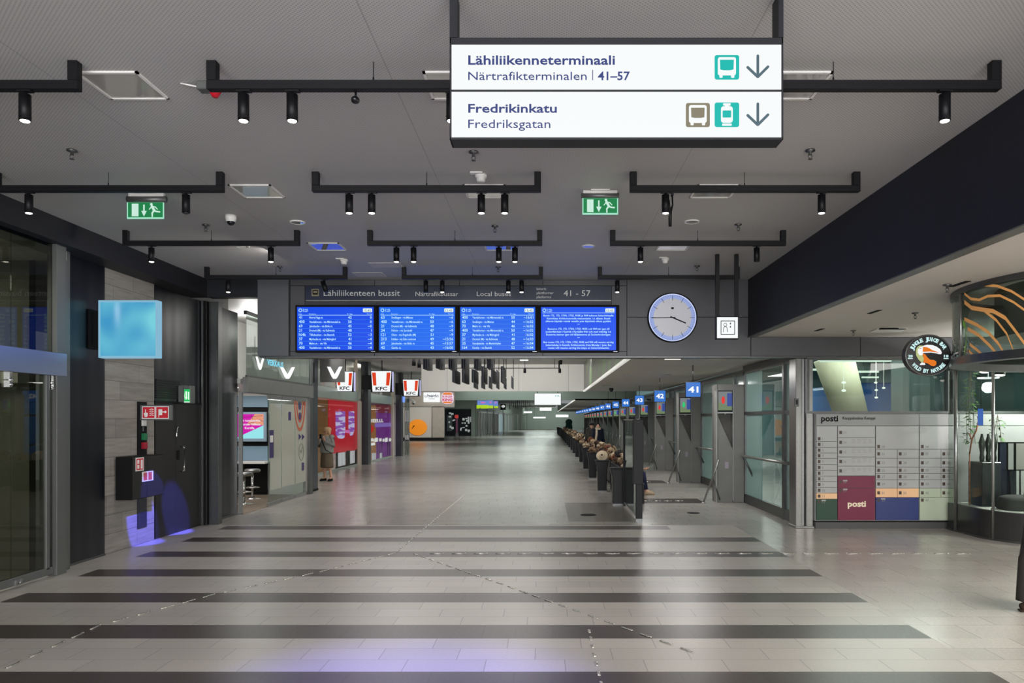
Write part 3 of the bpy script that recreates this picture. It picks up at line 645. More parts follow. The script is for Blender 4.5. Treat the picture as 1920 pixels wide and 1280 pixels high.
for j in range(60):
    if j % 5: hand(j*PI/30, RR*.90, RR*.95, .0022, d+.001, b)
b.build('minute_marks', mat('tick_blue', (80, 96, 160), .5), t)
b = MB(); hand(math.radians(269), -RR*.12, RR*.88, .006, d-.006, b); b.build('minute_hand', M['blackmatt'], t)
b = MB(); hand(math.radians(113), -RR*.1, RR*.61, .010, d-.002, b); b.build('hour_hand', M['blackmatt'], t)
MB().box(c[0]-.022, c[0]+.022, d, d+.004, c[2]+RR*.355, c[2]+RR*.43).build('dial_mark', M['blackmatt'], t)
# ---------------------------------------------------------------- side wall: storefront, light box, stone bay, service door
def sbox(b, x0, y0, x1, y1, X, t=.01, m=0):                     # pixel rectangle on the side wall X, t thick towards the hall
    ya, yb = F*X/(x0-CX), F*X/(x1-CX); ym = (ya+yb)/2
    return b.box(X, X+t, ya, yb, CH-(y1-CY)*ym/F, CH-(y0-CY)*ym/F, m)
def spoly(b, pts, X, t=.004, m=0): return b.prism([PX(x, y, X) for x, y in pts], (1, 0, 0), t, m)
def stext(b, s, x, y, X, h, w_=None, align='l', bold=0.0, m=0, flip=1):
    p = PX(x, y, X); k = p[1]/F
    if w_: q = PX(x+w_, y, X); w_ = abs(q[1]-p[1])
    return b.text(s, p, (0, 1, 0), UP, height=h*k, width=w_, align=align, bold=bold, m=m)
BLUESTEEL = mat('blue_steel', (150, 162, 190), .22, .7)
o = struct('door_1', MB().box(-6.06, -5.94, 8.98, 9.16, 0, 4.03).box(-6.03, -5.97, 4.5, 8.98, .03, .12).box(-6.10, -6.06, 9.16, 9.42, 0, 4.03).box(-6.06, -5.97, 8.84, 8.90, .1, 2.43), M['frame'], .004)
for a, c in ((4.5, 8.285), (8.295, 8.98)):
    MB().box(-6.006, -5.994, a, c, .12, 2.44).build('glass_leaf', M['glass_dark'], o)
    MB().box(-6.006, -5.994, a, c, 2.71, 4.03).build('upper_pane', M['glass_dark'], o)
MB().box(-6.05, -5.93, 4.5, 9.16, 2.43, 2.71).build('head_panel', BLUESTEEL, o, bevel=.006)
b = MB()
for y in (8.24, 8.93): b.box(-6.02, -5.96, y-.02, y+.02, 2.26, 2.43).cyl((-6.0, y, 2.34), (-5.95, y, 2.34), .022, n=12).cyl((-6.0, y, 2.29), (-5.95, y, 2.29), .018, n=12)
b.build('door_clamp', M['chrome'], o)
MB().box(-6.02, -5.95, 8.30, 8.42, .03, .09).cyl((-5.95, 8.36, .06), (-5.93, 8.36, .06), .02, n=10).build('floor_lock', M['steel'], o, bevel=.003)
# cyan blade light box
d = 10.0
t = thing('light_box', 'glowing cyan blue square light box jutting from the dark wall panel', 'light box', (-6.17, d+.06, P(0, 616, d)[2]))
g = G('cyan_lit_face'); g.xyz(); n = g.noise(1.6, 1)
cc = g.mix(g.m_('SUBTRACT', g.m_('MULTIPLY', n, 3.2), 1.25), lin((36, 136, 196)), lin((116, 208, 222)))  # uneven glow of the inner lamps, put into the emission as noise
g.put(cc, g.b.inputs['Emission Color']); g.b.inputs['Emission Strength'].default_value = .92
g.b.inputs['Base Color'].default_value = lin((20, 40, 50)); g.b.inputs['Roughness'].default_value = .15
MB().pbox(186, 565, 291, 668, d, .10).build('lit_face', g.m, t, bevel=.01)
b = MB().pbox(184, 562.5, 294, 566, d-.015, .13).pbox(184, 667, 294, 670.5, d-.015, .13).pbox(184, 562.5, 187, 670.5, d-.015, .13).pbox(291, 562.5, 294.5, 670.5, d-.015, .13)
b.build('acrylic_edge', emis('edge_lit', (150, 205, 232), .75), t, bevel=.004)
a = P(160, 650, d+.06); q = P(186, 585, d+.06)
MB().box(-6.17, q[0], d+.02, d+.09, a[2], q[2]).box(-6.17, -6.14, d-.05, d+.16, a[2]-.03, q[2]+.03).build('wall_bracket', M['blackmatt'], t, bevel=.004)
# switch strip, signs, hose cabinet on the stone bay
X = -6.19
t = thing('switch_panel', 'narrow black strip set in the stone wall with white, green and red call points', 'switch panel', (X, 11.32, 1.75))
MB().box(X, X+.012, 11.19, 11.45, 1.36, 2.17).build('back_plate', M['blackmatt'], t)
for nm, za, zb, m, pr in (('white_switch', 1.80, 1.90, M['white'], .035), ('green_call_point', 1.585, 1.685, mat('call_green', (30, 110, 70), .35), .05), ('red_call_point', 1.45, 1.55, mat('call_red', (150, 24, 44), .35), .05)):
    MB().box(X+.012, X+.012+pr, 11.29, 11.38, za, zb).box(X+.012+pr, X+.016+pr, 11.31, 11.36, za+.03, zb-.03).build(nm, m, t, bevel=.004)
MB().box(X+.012, X+.016, 11.32, 11.35, 1.72, 1.79).build('key_tag', M['steel'], t)
tag(MB().box(X, X+.012, 11.19, 11.45, .24, .70).cyl((X+.012, 11.43, .5), (X+.02, 11.43, .5), .008, n=8).build('access_flap', mat('flap_dark', (34, 36, 48), .4), origin=(X, 11.3, .24), bevel=.002), 'small dark access flap low in the stone wall under the hose cabinet', 'hatch')
d = 11.25; RED = mat('sign_red', (176, 22, 38), .4, emit=(176, 22, 38), strength=.18); SW = mat('sign_white', (220, 218, 216), .45)
t = thing('fire_sign', 'double red fire sign blade with hand and hose symbols above the hose cabinet', 'sign', (-6.19, d, P(0, 773, d)[2]))
MB().pbox(262, 759, 321, 787.5, d, .06).build('sign_case', M['frame'], t, bevel=.004)
for x0, kind in ((267.5, 0), (293, 1)):
    b = MB().pbox(x0-1.5, 761.5, x0+23.5, 785, d-.004, .004, 1).pbox(x0, 763, x0+22, 783.5, d-.006, .003, 0); e = d-.008
    if kind == 0:
        b.pprism([(x0+2, 774), (x0+4.5, 774), (x0+4.5, 767), (x0+6, 767), (x0+6, 773), (x0+9.5, 774), (x0+9.5, 779), (x0+8, 781.5), (x0+3.5, 781.5)], e, .003, 1)
        for k in range(4): b.pprism(caps(x0+13, 768+k*3.6, x0+17, 766.5+k*3.6, 1.2, 3), e, .003, 1).pprism(caps(x0+17, 766.5+k*3.6, x0+20, 767.8+k*3.6, 1.2, 3), e-.0005, .003, 1)
    else: b.pbox(x0+4, 767, x0+11, 778, e, .003, 1).pbox(x0+11, 771, x0+17, 773, e, .003, 1).pprism(ell(x0+17, 772, 2.2, 2.4, 12), e-.0005, .003, 1).pbox(x0+4, 778, x0+5.2, 782, e, .003, 1)
    b.build('pictogram', [RED, SW], t)
X = -6.17
t = thing('hose_cabinet', 'black fire hose cabinet with red stickers hung on the stone wall', 'cabinet', (X, 11.0, .74))
MB().box(X, X+.235, 10.60, 11.46, .742, 1.36).build('cabinet_body', M['blackmatt'], t, bevel=.004)
for a, c in ((10.61, 10.985), (10.995, 11.45)): MB().box(X+.235, X+.247, a, c, .75, 1.35).build('cabinet_door', M['door'], t, bevel=.002)
b = MB().box(X+.247, X+.249, 10.67, 10.89, 1.15, 1.345, 1).box(X+.249, X+.251, 10.69, 10.87, 1.165, 1.33, 0)
for za, zb in ((1.185, 1.24), (1.255, 1.31)): b.box(X+.251, X+.253, 10.71, 10.76, za, zb, 1)
b.box(X+.251, X+.253, 10.80, 10.85, 1.18, 1.31, 1); b.build('fire_sticker', [RED, SW], t)
MB().box(X+.247, X+.249, 10.84, 11.15, .985, 1.13, 1).box(X+.249, X+.251, 10.88, 10.98, 1.0, 1.115, 0).box(X+.249, X+.251, 11.01, 11.11, 1.0, 1.115, 0).build('warning_sticker', [mat('sticker_red', (170, 70, 58), .5), SW], t)
# service door and louvre above it
o = struct('door_2', MB().box(-6.24, -6.185, 11.72, 12.345, .015, 2.16).box(-6.24, -6.185, 12.355, 13.28, .015, 2.16), M['door'], .003)
b = MB()
for k in range(9): b.box(-6.2, -6.185, 11.74, 12.5, 2.24+k*.035, 2.262+k*.035)
b.box(-6.2, -6.18, 11.70, 13.28, 2.16, 2.20); b.build('louvre', M['black'], o)
MB().limb([(-6.185, 12.52, 1.02), (-6.12, 12.52, 1.03), (-6.12, 12.52, 1.43), (-6.185, 12.52, 1.44)], .013, 10).build('door_handle', M['chrome'], o)
MB().box(-6.186, -6.175, 12.39, 12.47, 1.22, 1.38).build('lock_plate', M['blackmatt'], o)
MB().limb([(-6.185, 12.35, 1.60), (-6.165, 12.35, 1.62), (-6.165, 12.35, 1.74), (-6.16, 12.37, 1.78)], .011, 8).build('pull_latch', M['chrome'], o)
d = 12.42
t = thing('exit_sign', 'small green lit exit sign on its wedge bracket above the charcoal door', 'exit sign', (-6.19, d, 2.3))
MB().prism([(-6.19, d+.02, 2.19), (-6.19, d+.02, 2.47), (-6.08, d+.02, 2.48), (-6.0, d+.02, 2.19)], (0, 1, 0), .12).box(-6.08, -5.965, d-.015, d+.15, 2.17, 2.47).build('housing', M['frame'], t, bevel=.006)
b = MB().box(-6.068, -5.975, d-.02, d-.014, 2.185, 2.405, 0); q = d-.024
b.box(-6.0, -5.983, q, q+.003, 2.23, 2.36, 1).box(-6.034, -6.02, q, q+.003, 2.27, 2.37, 1).prism([(-6.042, q, 2.27), (-6.012, q, 2.27), (-6.027, q, 2.23)], (0, 1, 0), .003, 1)
b.prism([(-6.062, q, 2.29), (-6.05, q, 2.37), (-6.043, q, 2.37), (-6.05, q, 2.30), (-6.044, q, 2.23), (-6.052, q, 2.23)], (0, 1, 0), .003, 1).box(-6.068, -5.975, q, q+.003, 2.185, 2.198, 1)
b.build('lit_face', [emis('exit_green_lit', (30, 190, 96), 1.0), emis('exit_white_lit', (226, 255, 230), 1.2)], t)
struct('trim_4', MB().box(-6.10, -5.93, 13.38, 13.54, 0, 4.03, 0).box(-6.2, -6.10, 13.28, 13.55, 0, 4.03, 1).box(-6.19, -6.15, 13.26, 13.29, 0, 4.03, 0), [M['steel_dark'], M['blackmatt']], .004)

# ---------------------------------------------------------------- gaming shop with sliding glass leaves
struct('trim_5', MB().box(-6.08, -5.975, 14.82, 17.35, 2.45, 2.75).box(-6.08, -5.975, 17.36, 19.0, 2.45, 2.75).box(-6.10, -6.0, 14.82, 19.0, 2.43, 2.45).box(-6.17, -6.10, 14.83, 14.89, 0, 2.45), M['steel'], .003)
o = struct('window_1', MB().box(-6.05, -5.98, 18.74, 18.98, 0, 2.45).box(-6.05, -5.98, 18.85, 18.98, 2.75, 4.2).box(-6.05, -5.99, 14.8, 19, 4.0, 4.08).box(-6.03, -5.99, 14.82, 19, 2.75, 2.79), M['steel_dark'])
for a, c in ((14.84, 16.6), (16.61, 18.84)): MB().box(-6.02, -6.01, a, c, 2.79, 4.0).build('pane', M['glass'], o)
b = MB().box(-9.3, -9.15, 14.6, 19.6, 0, Z1, 0).box(-9.2, -6.36, 14.6, 14.8, 0, Z1, 1).box(-9.2, -6.22, 19.45, 19.6, 0, Z1, 1).box(-9.2, -6.12, 14.8, 19.45, 2.62, 2.72, 1)
b.box(-7.75, -7.6, 14.8, 19.45, 2.72, Z1, 1)
for y in (15.9, 17.0, 18.1): b.box(-7.6, -7.59, y, y+.015, 2.72, Z1, 2)
struct('wall_gaming', b, [M['offwhite'], M['white'], M['frame']])
tag(MB().box(-9.2, -6.06, 14.82, 19.4, .001, .006).build('floor_covering', mat('brown_carpet', (112, 98, 84), .9, var=.1, scale=30), origin=(-7.5, 17, 0)), kind='structure')
light('AREA', 'gaming_light', (-7.4, 16.6, 2.6), 60, (1, .98, .95), 1.6, 3.0)
light('POINT', 'gaming_upper_light', (-6.8, 17, 3.9), 60, (1, .98, .95), .15)
d = 18.7
b = MB().box(-9.15, -6.15, d, d+.12, 0, 2.62, 0)
b.pbox(425, 742, 503, 763, d-.02, .02, 1).pbox(425, 836, 503, 863, d-.02, .02, 1).pbox(425, 763, 503, 836, d-.015, .02, 2).pbox(425, 868, 503, 927, d-.06, .06, 2)
struct('wall_counter', b, [M['white'], mat('blue_grey_board', (120, 146, 164), .5), M['blackmatt']])
tag(MB().box(-9.0, -6.95, d-.42, d, .80, .85).build('counter_shelf', M['white'], origin=(-7.9, d-.2, 0), bevel=.004), 'long white counter shelf beneath the shop screen', 'counter')
t = thing('advert_screen', 'bright pink and aqua advert screen on the gaming shop wall', 'screen', P(470, 825, d))
MB().pbox(440, 772, 499, 827.5, d-.135, .07).build('screen_case', mat('case_blue', (130, 150, 166), .4), t, bevel=.006)
e = d-.14; b = MB().pbox(440, 776, 494, 822, e, .005, 0).pprism([(440, 822), (494, 822), (494, 797)], e-.002, .002, 1).pprism([(478, 776), (494, 776), (494, 797), (462, 796)], e-.002, .002, 2).pbox(440, 776, 445, 822, e-.003, .002, 3)
for s, y, w_ in (('Voit tunnistautua', 790, 40), ('pelaamaan Veikkaus', 797, 40), ('Kortilla', 804, 18)): b.ptext(s, 468, y, e-.003, 4.2, w_, 'c', .02, 4)
for q in ((446, 783, 492, 779), (446, 800, 480, 790), (470, 776, 474, 786), (486, 786, 493, 790)): b.pprism(caps(*q, .7, 2), e-.0025, .002, 5)
b.build('screen', [emis('ad_magenta', (206, 14, 168), 1), emis('ad_aqua', (150, 226, 232), 1), emis('ad_peach', (226, 150, 120), 1), emis('ad_rose', (240, 90, 130), 1), emis('ad_white', (240, 225, 240), 1), emis('ad_line', (120, 20, 90), .7)], t)
for i, (x, y) in enumerate(((-7.85, 16.4), (-7.15, 16.4))):
    tag(MB().box(x-.28, x+.28, y, y+.12, 2.600, 2.62).build('ceiling_lamp', M['tube'], origin=(x, y, 2.62)), 'lit strip lamp in the gaming shop ceiling, %s' % ['deeper inside the shop', 'closer to the entrance'][i], 'lamp', 'shop ceiling lamps')
def stool(x, y, lab):
    t = thing('bar_stool', lab, 'stool', (x, y, 0), 'chrome bar stools')
    MB().lathe((x, y, 0), [(.001, .0), (.2, 0), (.2, .012), (.06, .03), (.03, .06), (.001, .06)], 24).build('base', M['chrome'], t)
    MB().cyl((x, y, .05), (x, y, .64), .028, n=14).build('column', M['chrome'], t)
    MB().lathe((x, y, .27), [(.16, -.012), (.172, 0), (.16, .012), (.148, 0), (.16, -.012)], 24).limb([(x-.16, y, .27), (x+.16, y, .27)], .008, 8).build('foot_ring', M['chrome'], t)
    MB().lathe((x, y, .64), [(.001, -.02), (.15, -.01), (.185, .02), (.185, .05), (.15, .075), (.001, .08)], 24).build('seat', M['steel'], t)
stool(-6.78, 16.6, 'chrome bar stool nearest the open shop entrance'); stool(-7.05, 17.75, 'second chrome bar stool, standing behind the first one'); stool(-6.95, 15.4, 'chrome bar stool partly hidden by the dark wall panel')
leafY = [(15.96, 16.76), (16.79, 17.65), (17.68, 18.47)]
ORANGE = mat('film_orange', (176, 84, 54), .4); PURP = mat('film_purple', (52, 36, 92), .4); WF = mat('film_white', (216, 214, 208), .4); GREY = mat('film_grey', (110, 120, 104), .5)
for i, (a, c) in enumerate(leafY):
    t = thing('sliding_glass_leaf', ['sliding glass leaf beside the open entrance, with purple notice', 'sliding glass leaf of pale film between two other leaves', 'sliding glass leaf with orange rings and purple arrows'][i], 'glass door', (-6.0, (a+c)/2, 0), 'gaming shop glass leaves')
    MB().box(-6.012, -6.0, a, c, .10, 2.40).build('glass_pane', M['glass'], t)
    MB().box(-5.999, -5.997, a+.02 if i else a+.12, c-.01, .36, 2.25).build('film', M['glass_film'], t)
    MB().box(-6.03, -5.985, a, c, .02, .10).box(-6.03, -5.985, a, c, 2.34, 2.43).build('rail', M['steel'], t, bevel=.003)
    XF = -5.992; b = MB()
    if i == 0:
        sbox(b, 505, 806, 513, 858, XF, .003, 1); sbox(b, 506.5, 816, 512, 829, XF+.003, .002, 2); sbox(b, 536, 0, 536, 0, XF)if False else None
        b.build('notice', [ORANGE, PURP, WF], t)
    if i == 1:
        sbox(b, 541, 772, 545.5, 787.5, XF, .003, 1); b.build('notice', [ORANGE, PURP, WF], t)
    if i == 2:
        for rx, ry, w_ in ((10.5, 58, 2.0), (6.5, 42, 1.8)):
            cx, cy = 562.3, 750; n_ = 26
            for k in range(n_):
                q0, q1 = PI*k/n_, PI*(k+1)/n_
                p = [(cx+(rx+s)*math.cos(q), cy+(ry+s*3)*math.sin(q)) for q, s in ((q0, 0), (q1, 0), (q1, -w_), (q0, -w_))]
                spoly(b, p, XF, .002, 0)
        spoly(b, ell(562.3, 761, 2.5, 7.5, 16), XF+.002, .002, 1); spoly(b, ell(562.3, 780, 2.5, 7.5, 16), XF+.002, .002, 1)
        for x in (560, 566): spoly(b, [(x, 813), (x+5, 818.5), (x, 825)], XF, .002, 1)
        p = ell(565, 847, 4.8, 16, 24)
        for k in range(24): spoly(b, [p[k], p[(k+1) % 24], (565+(p[(k+1) % 24][0]-565)*.86, 847+(p[(k+1) % 24][1]-847)*.94), (565+(p[k][0]-565)*.86, 847+(p[k][1]-847)*.94)], XF, .002, 3)
        spoly(b, [(563, 844), (565, 850), (568, 838), (567, 838), (565, 846), (564, 843)], XF, .002, 3)
        sbox(b, 566, 867, 570, 881.5, XF, .002, 1); b.build('window_graphics', [ORANGE, PURP, WF, GREY], t)
WL = emis('lit_logo', (244, 246, 244), 1.1); CY_ = emis('lit_cyan', (120, 216, 240), 1.0)
def vlogo(b, x, y, w_, h, fn, m=0):                             # winged V
    b_ = [(0, 0), (.22, .02), (.5, .62), (.78, .0), (1, 0), (.72, .78), (.60, 1), (.40, 1), (.28, .78)]
    fn(b, [(x+u*w_, y+v*h) for u, v in b_], m)
X = -5.98
t = thing('window_sign', 'signs and reflections, winged Vs and pale blue lettering, high on the gaming shop glass', 'sign', PX(505, 690, X))  # window signs and glass reflections, all built as lit shapes
b = MB(); vlogo(b, 479, 668, 17, 25, lambda q, p, m: spoly(q, p, X, .004, m), 0); b.build('winged_logo', WL, t)
b = MB(); stext(b, 'VEIKKAUS', 501, 683.5, X, 11, 30, 'l', .02); b.build('lettering', CY_, t)
b = MB(); vlogo(b, 525, 688, 28, 22, lambda q, p, m: spoly(q, p, X, .004, m), 0); b.build('winged_logo', WL, t)
# dark pillar and hanging V blade
d = 19.5
o = struct('column_1', MB().box(-6.33, -6.14, d, d+.4, .04, Z1, 0).box(-6.34, -6.13, d-.01, d+.41, 0, .05, 1).box(-6.335, -6.135, d-.012, d+.1, 2.87, 3.4, 1), [ribbed_mat('pillar_dark', (32, 35, 42), .02, .3, .3), M['blackmatt']])
d = 20.3
t = thing('blade_sign', 'dark grey hanging blade sign with a white winged V', 'sign', P(622, 672, d))
MB().pbox(600, 660, 645, 716, d, .1).build('sign_panel', mat('blade_grey', (92, 92, 90), .3), t, bevel=.004)
b = MB(); vlogo(b, 613, 687, 29, 23, lambda q, p, m: q.pprism(p, d-.006, .006, m)); b.build('winged_logo', WL, t)
q = P(622, 660, d); MB().cyl((q[0]-.2, d+.05, q[2]), (q[0]-.2, d+.05, Z1), .015, n=8).cyl((q[0]+.2, d+.05, q[2]), (q[0]+.2, d+.05, Z1), .015, n=8).build('hanger_rod', M['black'], t)

# ---------------------------------------------------------------- fried chicken restaurant front, set back
XK = -7.75
yk = lambda x: F*XK/(x-CX)
b = MB()
for nm, ya, yb in (('a', 20.0, yk(672)), ('b', yk(690), yk(738))):
    b.box(XK-.10, XK, ya, yb, 2.65, 3.05, 0)
    b.box(XK-.06, XK-.02, ya, yb, .0, .07, 0)
struct('trim_6', b, mat('pale_steel', (176, 186, 178), .28, .6), .004)
PIL = ribbed_mat('pillar_stone', (34, 36, 43), .3, .4, .35)
for k, (xa, xb) in enumerate(((677, 689), (741, 758))):
    ya = yk(xa+3)-.2; struct('column_%d' % (k+2), MB().box(XK-.02, XK+.28, ya, ya+.5, .0, Z1), PIL)
struct('trim_7', MB().box(XK-.05, XK+.05, yk(672), yk(676), 0, 2.65).box(XK-.05, XK+.05, 37.2, 37.4, 0, 4.2).box(XK-.05, XK+.05, 30.0, 30.2, 3.05, Z1), mat('beige_post', (170, 158, 144), .5))
o = struct('window_2', MB().box(XK-.05, XK-.0, 20, yk(738), 4.2, Z1), M['frame'])
for ya, yb in ((20.0, yk(672)), (yk(690), yk(738))):
    MB().box(XK-.04, XK-.03, ya, yb, .07, 2.65).build('pane', M['glass_shop'], o)
    MB().box(XK-.04, XK-.03, ya, yb, 3.05, 4.2).build('upper_pane', M['glass_shop'], o)
b = MB().box(-10.5, -10.3, 20, 39.2, 0, Z1, 0).box(-10.5, XK-.1, 39.0, 39.2, 0, Z1, 0).box(-10.4, XK-.1, 20, 39.0, 2.70, 2.76, 0).box(-9.4, -9.3, 20, 39.0, 2.76, Z1, 0)
struct('wall_restaurant', b, [M['offwhite']])
light('AREA', 'restaurant_light', (-8.8, 26.5, 2.6), 90, WARM, .8, 5); light('AREA', 'restaurant_light', (-8.8, 34, 2.6), 90, WARM, .8, 5)
light('POINT', 'restaurant_upper', (-8.6, 26, 3.8), 40, WARM, .2); light('POINT', 'restaurant_upper', (-8.6, 34, 3.8), 40, WARM, .2)
XS = XK-.22                                                     # display walls just behind the glass
ys = lambda x: F*XS/(x-CX)
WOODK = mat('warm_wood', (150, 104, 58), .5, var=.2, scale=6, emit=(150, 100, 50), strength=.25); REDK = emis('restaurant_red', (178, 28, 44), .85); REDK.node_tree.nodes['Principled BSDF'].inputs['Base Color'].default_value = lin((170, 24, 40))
LILAC = G('lilac_stripes'); q = LILAC.xyz(); n = LILAC.noise(1, 5, LILAC.combine(0.0, LILAC.m_('MULTIPLY', q[1], .5), LILAC.m_('MULTIPLY', q[2], 7.0)))
LILAC.put(LILAC.mix(LILAC.m_('GREATER_THAN', n, .5), lin((150, 84, 190)), lin((206, 200, 244))), LILAC.b.inputs['Emission Color']); LILAC.b.inputs['Emission Strength'].default_value = 1
t = thing('display_case', 'red restaurant window display with lilac U-shaped screen beside the standing woman', 'display', (XS, ys(640), 0))
MB().box(XS-.1, XS-.03, ys(596), ys(618), 0, 2.6).build('wood_panel', WOODK, t)
MB().box(XS-.08, XS, ys(617), ys(671), .62, 2.62).build('red_board', REDK, t)
b = MB(); spoly(b, [(629, 771), (646.5, 771), (646.5, 806), (645, 820), (641, 822.5), (634, 821), (629.5, 814)], XS+.001, .02); b.build('lit_shape', LILAC.m, t)
b = MB(); spoly(b, [(653.5, 771), (663.5, 771), (664, 806), (660, 817), (657, 817), (653.5, 808)], XS+.001, .02); b.build('lit_shape', LILAC.m, t)
b = MB(); spoly(b, [(645, 806), (654, 806), (657, 814), (654, 812), (648, 811)], XS+.004, .02); b.build('lit_shape', emis('pink_lit', (226, 120, 190), 1), t)
WHB = G('white_blinds'); q = WHB.xyz(); n = WHB.noise(1, 4, WHB.combine(0.0, WHB.m_('MULTIPLY', q[1], 4.0), WHB.m_('MULTIPLY', q[2], .3)))
WHB.put(WHB.mix(n, lin((130, 136, 150)), lin((250, 250, 252))), WHB.b.inputs['Emission Color']); WHB.b.inputs['Emission Strength'].default_value = .85
for xa, xb in ((632, 647), (655, 665)): MB().box(XS-.05, XS, ys(xa), ys(xb), .1, .60).build('lit_panel', WHB.m, t)
b = MB()
for x in (631, 650, 653.5, 667): b.box(XS-.03, XS+.03, ys(x), ys(x+1.4), .0, .65)
b.box(XS-.04, XS+.0, ys(631), ys(668), 0, .08); b.build('display_frame', M['black'], t)
t = thing('display_case', 'purple and wood restaurant window display with white lettering beyond the second pillar', 'display', (XS, ys(714), 0))
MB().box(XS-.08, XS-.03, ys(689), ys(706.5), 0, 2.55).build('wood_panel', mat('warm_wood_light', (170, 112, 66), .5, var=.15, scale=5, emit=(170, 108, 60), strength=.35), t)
PUR = G('purple_lit'); q = PUR.xyz(); n = PUR.noise(1, 4, PUR.combine(0.0, PUR.m_('MULTIPLY', q[1], 3.0), PUR.m_('MULTIPLY', q[2], .5)))
PUR.put(PUR.mix(PUR.m_('MULTIPLY', PUR.m_('GREATER_THAN', n, .56), PUR.m_('LESS_THAN', q[2], .85)), lin((112, 26, 134)), lin((34, 14, 52))), PUR.b.inputs['Emission Color']); PUR.b.inputs['Emission Strength'].default_value = .9
MB().box(XS-.08, XS-.02, ys(706.5), ys(738), .05, 2.2).build('purple_board', PUR.m, t)
MB().box(XS-.07, XS-.03, ys(706.5), ys(738), 2.2, 2.6).build('red_board', mat('dark_red', (110, 20, 44), .4, emit=(110, 20, 44), strength=.7), t)
b = MB(); stext(b, 'LIIEELLL', 690, 791.5, XS, 6.5, 29, 'l', .03); b.build('lettering', WL, t)
b = MB(); sbox(b, 703, 792.5, 735, 800, XS-.005, .012); b.build('banner', emis('lilac_banner', (150, 120, 214), .9), t)
b = MB(); spoly(b, ell(695, 803.5, 4.6, 7, 20), XS-.02, .03); b.build('red_disc', emis('red_disc', (222, 44, 30), .9), t)
b = MB()
for k, (xa, xb) in enumerate(((690, 694), (695, 699), (700, 702), (703, 708), (711, 715), (717.5, 720.5), (722, 726.5), (729.5, 733.5))): sbox(b, xa, 820.5+((k*7) % 3), xb, 828-(k*5) % 3*.5, XS, .012)
sbox(b, 690, 830, 703, 835, XS, .012); b.build('lettering', WL, t)
b = MB()
for xa, xb in ((697, 701), (701.8, 704.5), (712, 716)): sbox(b, xa, 849, xb, 864, XS-.01, .012)
b.build('lit_panel', WHB.m, t)
tag(MB().lathe((-8.35, 33.4, 0), [(.001, 0), (.16, 0), (.16, .7), (.12, .85), (.10, .95), (.12, 1.05), (.05, 1.15), (.001, 1.16)], 12).build('figure_stand', M['black'], origin=(-8.35, 33.4, 0)), 'dark slim stand behind the purple window display', 'stand')
KR = emis('sign_red_lit', (222, 62, 24), .95); KI = emis('sign_ink', (52, 48, 62), .6)
def kfc(x0, y0, x1, y1, d, lab, side=True, bx=None):
    t = thing('blade_sign', lab, 'sign', P((x0+x1)/2, (y0+y1)/2, d), 'red and white bucket blade signs')
    w_ = x1-x0; h = y1-y0; f = lambda u, v: (x0+u*w_, y0+v*h)
    MB().pbox(x0-1, y0-1, x1+1.5, y1+1, d+.03, .22).build('sign_case', M['black'], t, bevel=.01)
    MB().pprism([f(0, 0), f(1, 0), f(.93, 1), f(.07, 1)], d, .04).build('lit_face', M['white_lit'], t)
    MB().pprism([f(.04, .07), f(.23, .07), f(.26, .70), f(.10, .70)], d-.006, .006).build('red_stripe', KR, t)
    MB().pprism([f(.77, .07), f(.96, .07), f(.90, .70), f(.74, .70)], d-.006, .006).build('red_stripe', KR, t)
    p, q = f(.22, .93), f(.80, .93); b = MB(); b.ptext('KFC', p[0], p[1], d-.001, h*.17, w_*.58, 'l', .03, thick=.006); b.build('lettering', KI, t)
    MB().pbox(x1+1.5, y0+1, x1+2.6, y1, d+.05, .2).build('lit_side', emis('side_lit', (190, 190, 240), .9), t)
    q = P((x0+x1)/2, y0, d); MB().cyl((q[0], d+.14, q[2]), (q[0], d+.14, Z1), .02, n=8).build('hanger_rod', M['black'], t)
    if bx: MB().pbox(bx[0], bx[1], x0, bx[2], d+.08, .12).build('wall_bracket', M['black'], t, bevel=.006)
kfc(696, 695.5, 733.5, 734, 30.2, 'larger red striped white blade sign beside the second dark pillar', bx=(678, 703, 730))
kfc(755.5, 711.5, 785, 741.5, 37.6, 'smaller red striped white blade sign farther down the hall', bx=(741, 718, 740))
kfc(630, 696.5, 661.5, 733, 27.5, 'glass reflection of a red striped blade sign, built solid behind the winged V blade', bx=None)  # reflection in the glass, built as a third solid sign
# glass and posts after the restaurant, blue lit disc
t = thing('glass_screen', 'narrow silver framed glass screen after the last dark pillar', 'glass screen', (-7.5, 40, 0))
d = 39.6
for x in (758.5, 762.5, 766.3): MB().pbox(x, 745, x+1.1, 853.5, d, .08).build('post', M['steel'], t)
MB().pbox(759.5, 748, 766.5, 852, d+.03, .015).build('pane', M['glass'], t)
MB().pbox(759.5, 769, 766.5, 790, d+.02, .01).build('white_notice', SW, t)
MB().pbox(760, 815, 766, 824, d+.02, .01).build('white_notice', SW, t)
t = thing('disc_sign', 'small blue lit sign under the smaller blade sign', 'sign', P(755, 752, 38.5))
MB().pbox(751.5, 743, 759, 754, 38.5, .1).build('lit_face', emis('blue_lit', (120, 160, 250), 1), t, bevel=.03)
MB().pbox(746, 746, 752, 750, 38.53, .04).build('arm', M['steel'], t)
d = 39.7; t = thing('dome_camera', 'white ball camera on a wall arm above the orange disc', 'camera', P(772, 752, d))
q = P(775.5, 754, d); MB().limb([P(765, 749, d), P(772, 749, d), P(775.5, 751.5, d)], .045, 10).pbox(764, 746, 767.5, 754, d-.05, .1).cyl(P(766, 746, d), (P(766, 746, d)[0], d, Z1), .03, n=8).build('wall_arm', M['white'], t)
MB().ball(q, .11, .11, .10, 14, 8).build('housing', M['white'], t); MB().ball((q[0], q[1]-.02, q[2]-.05), .075, .075, .07, 12, 8).build('lens', M['blackgloss'], t)
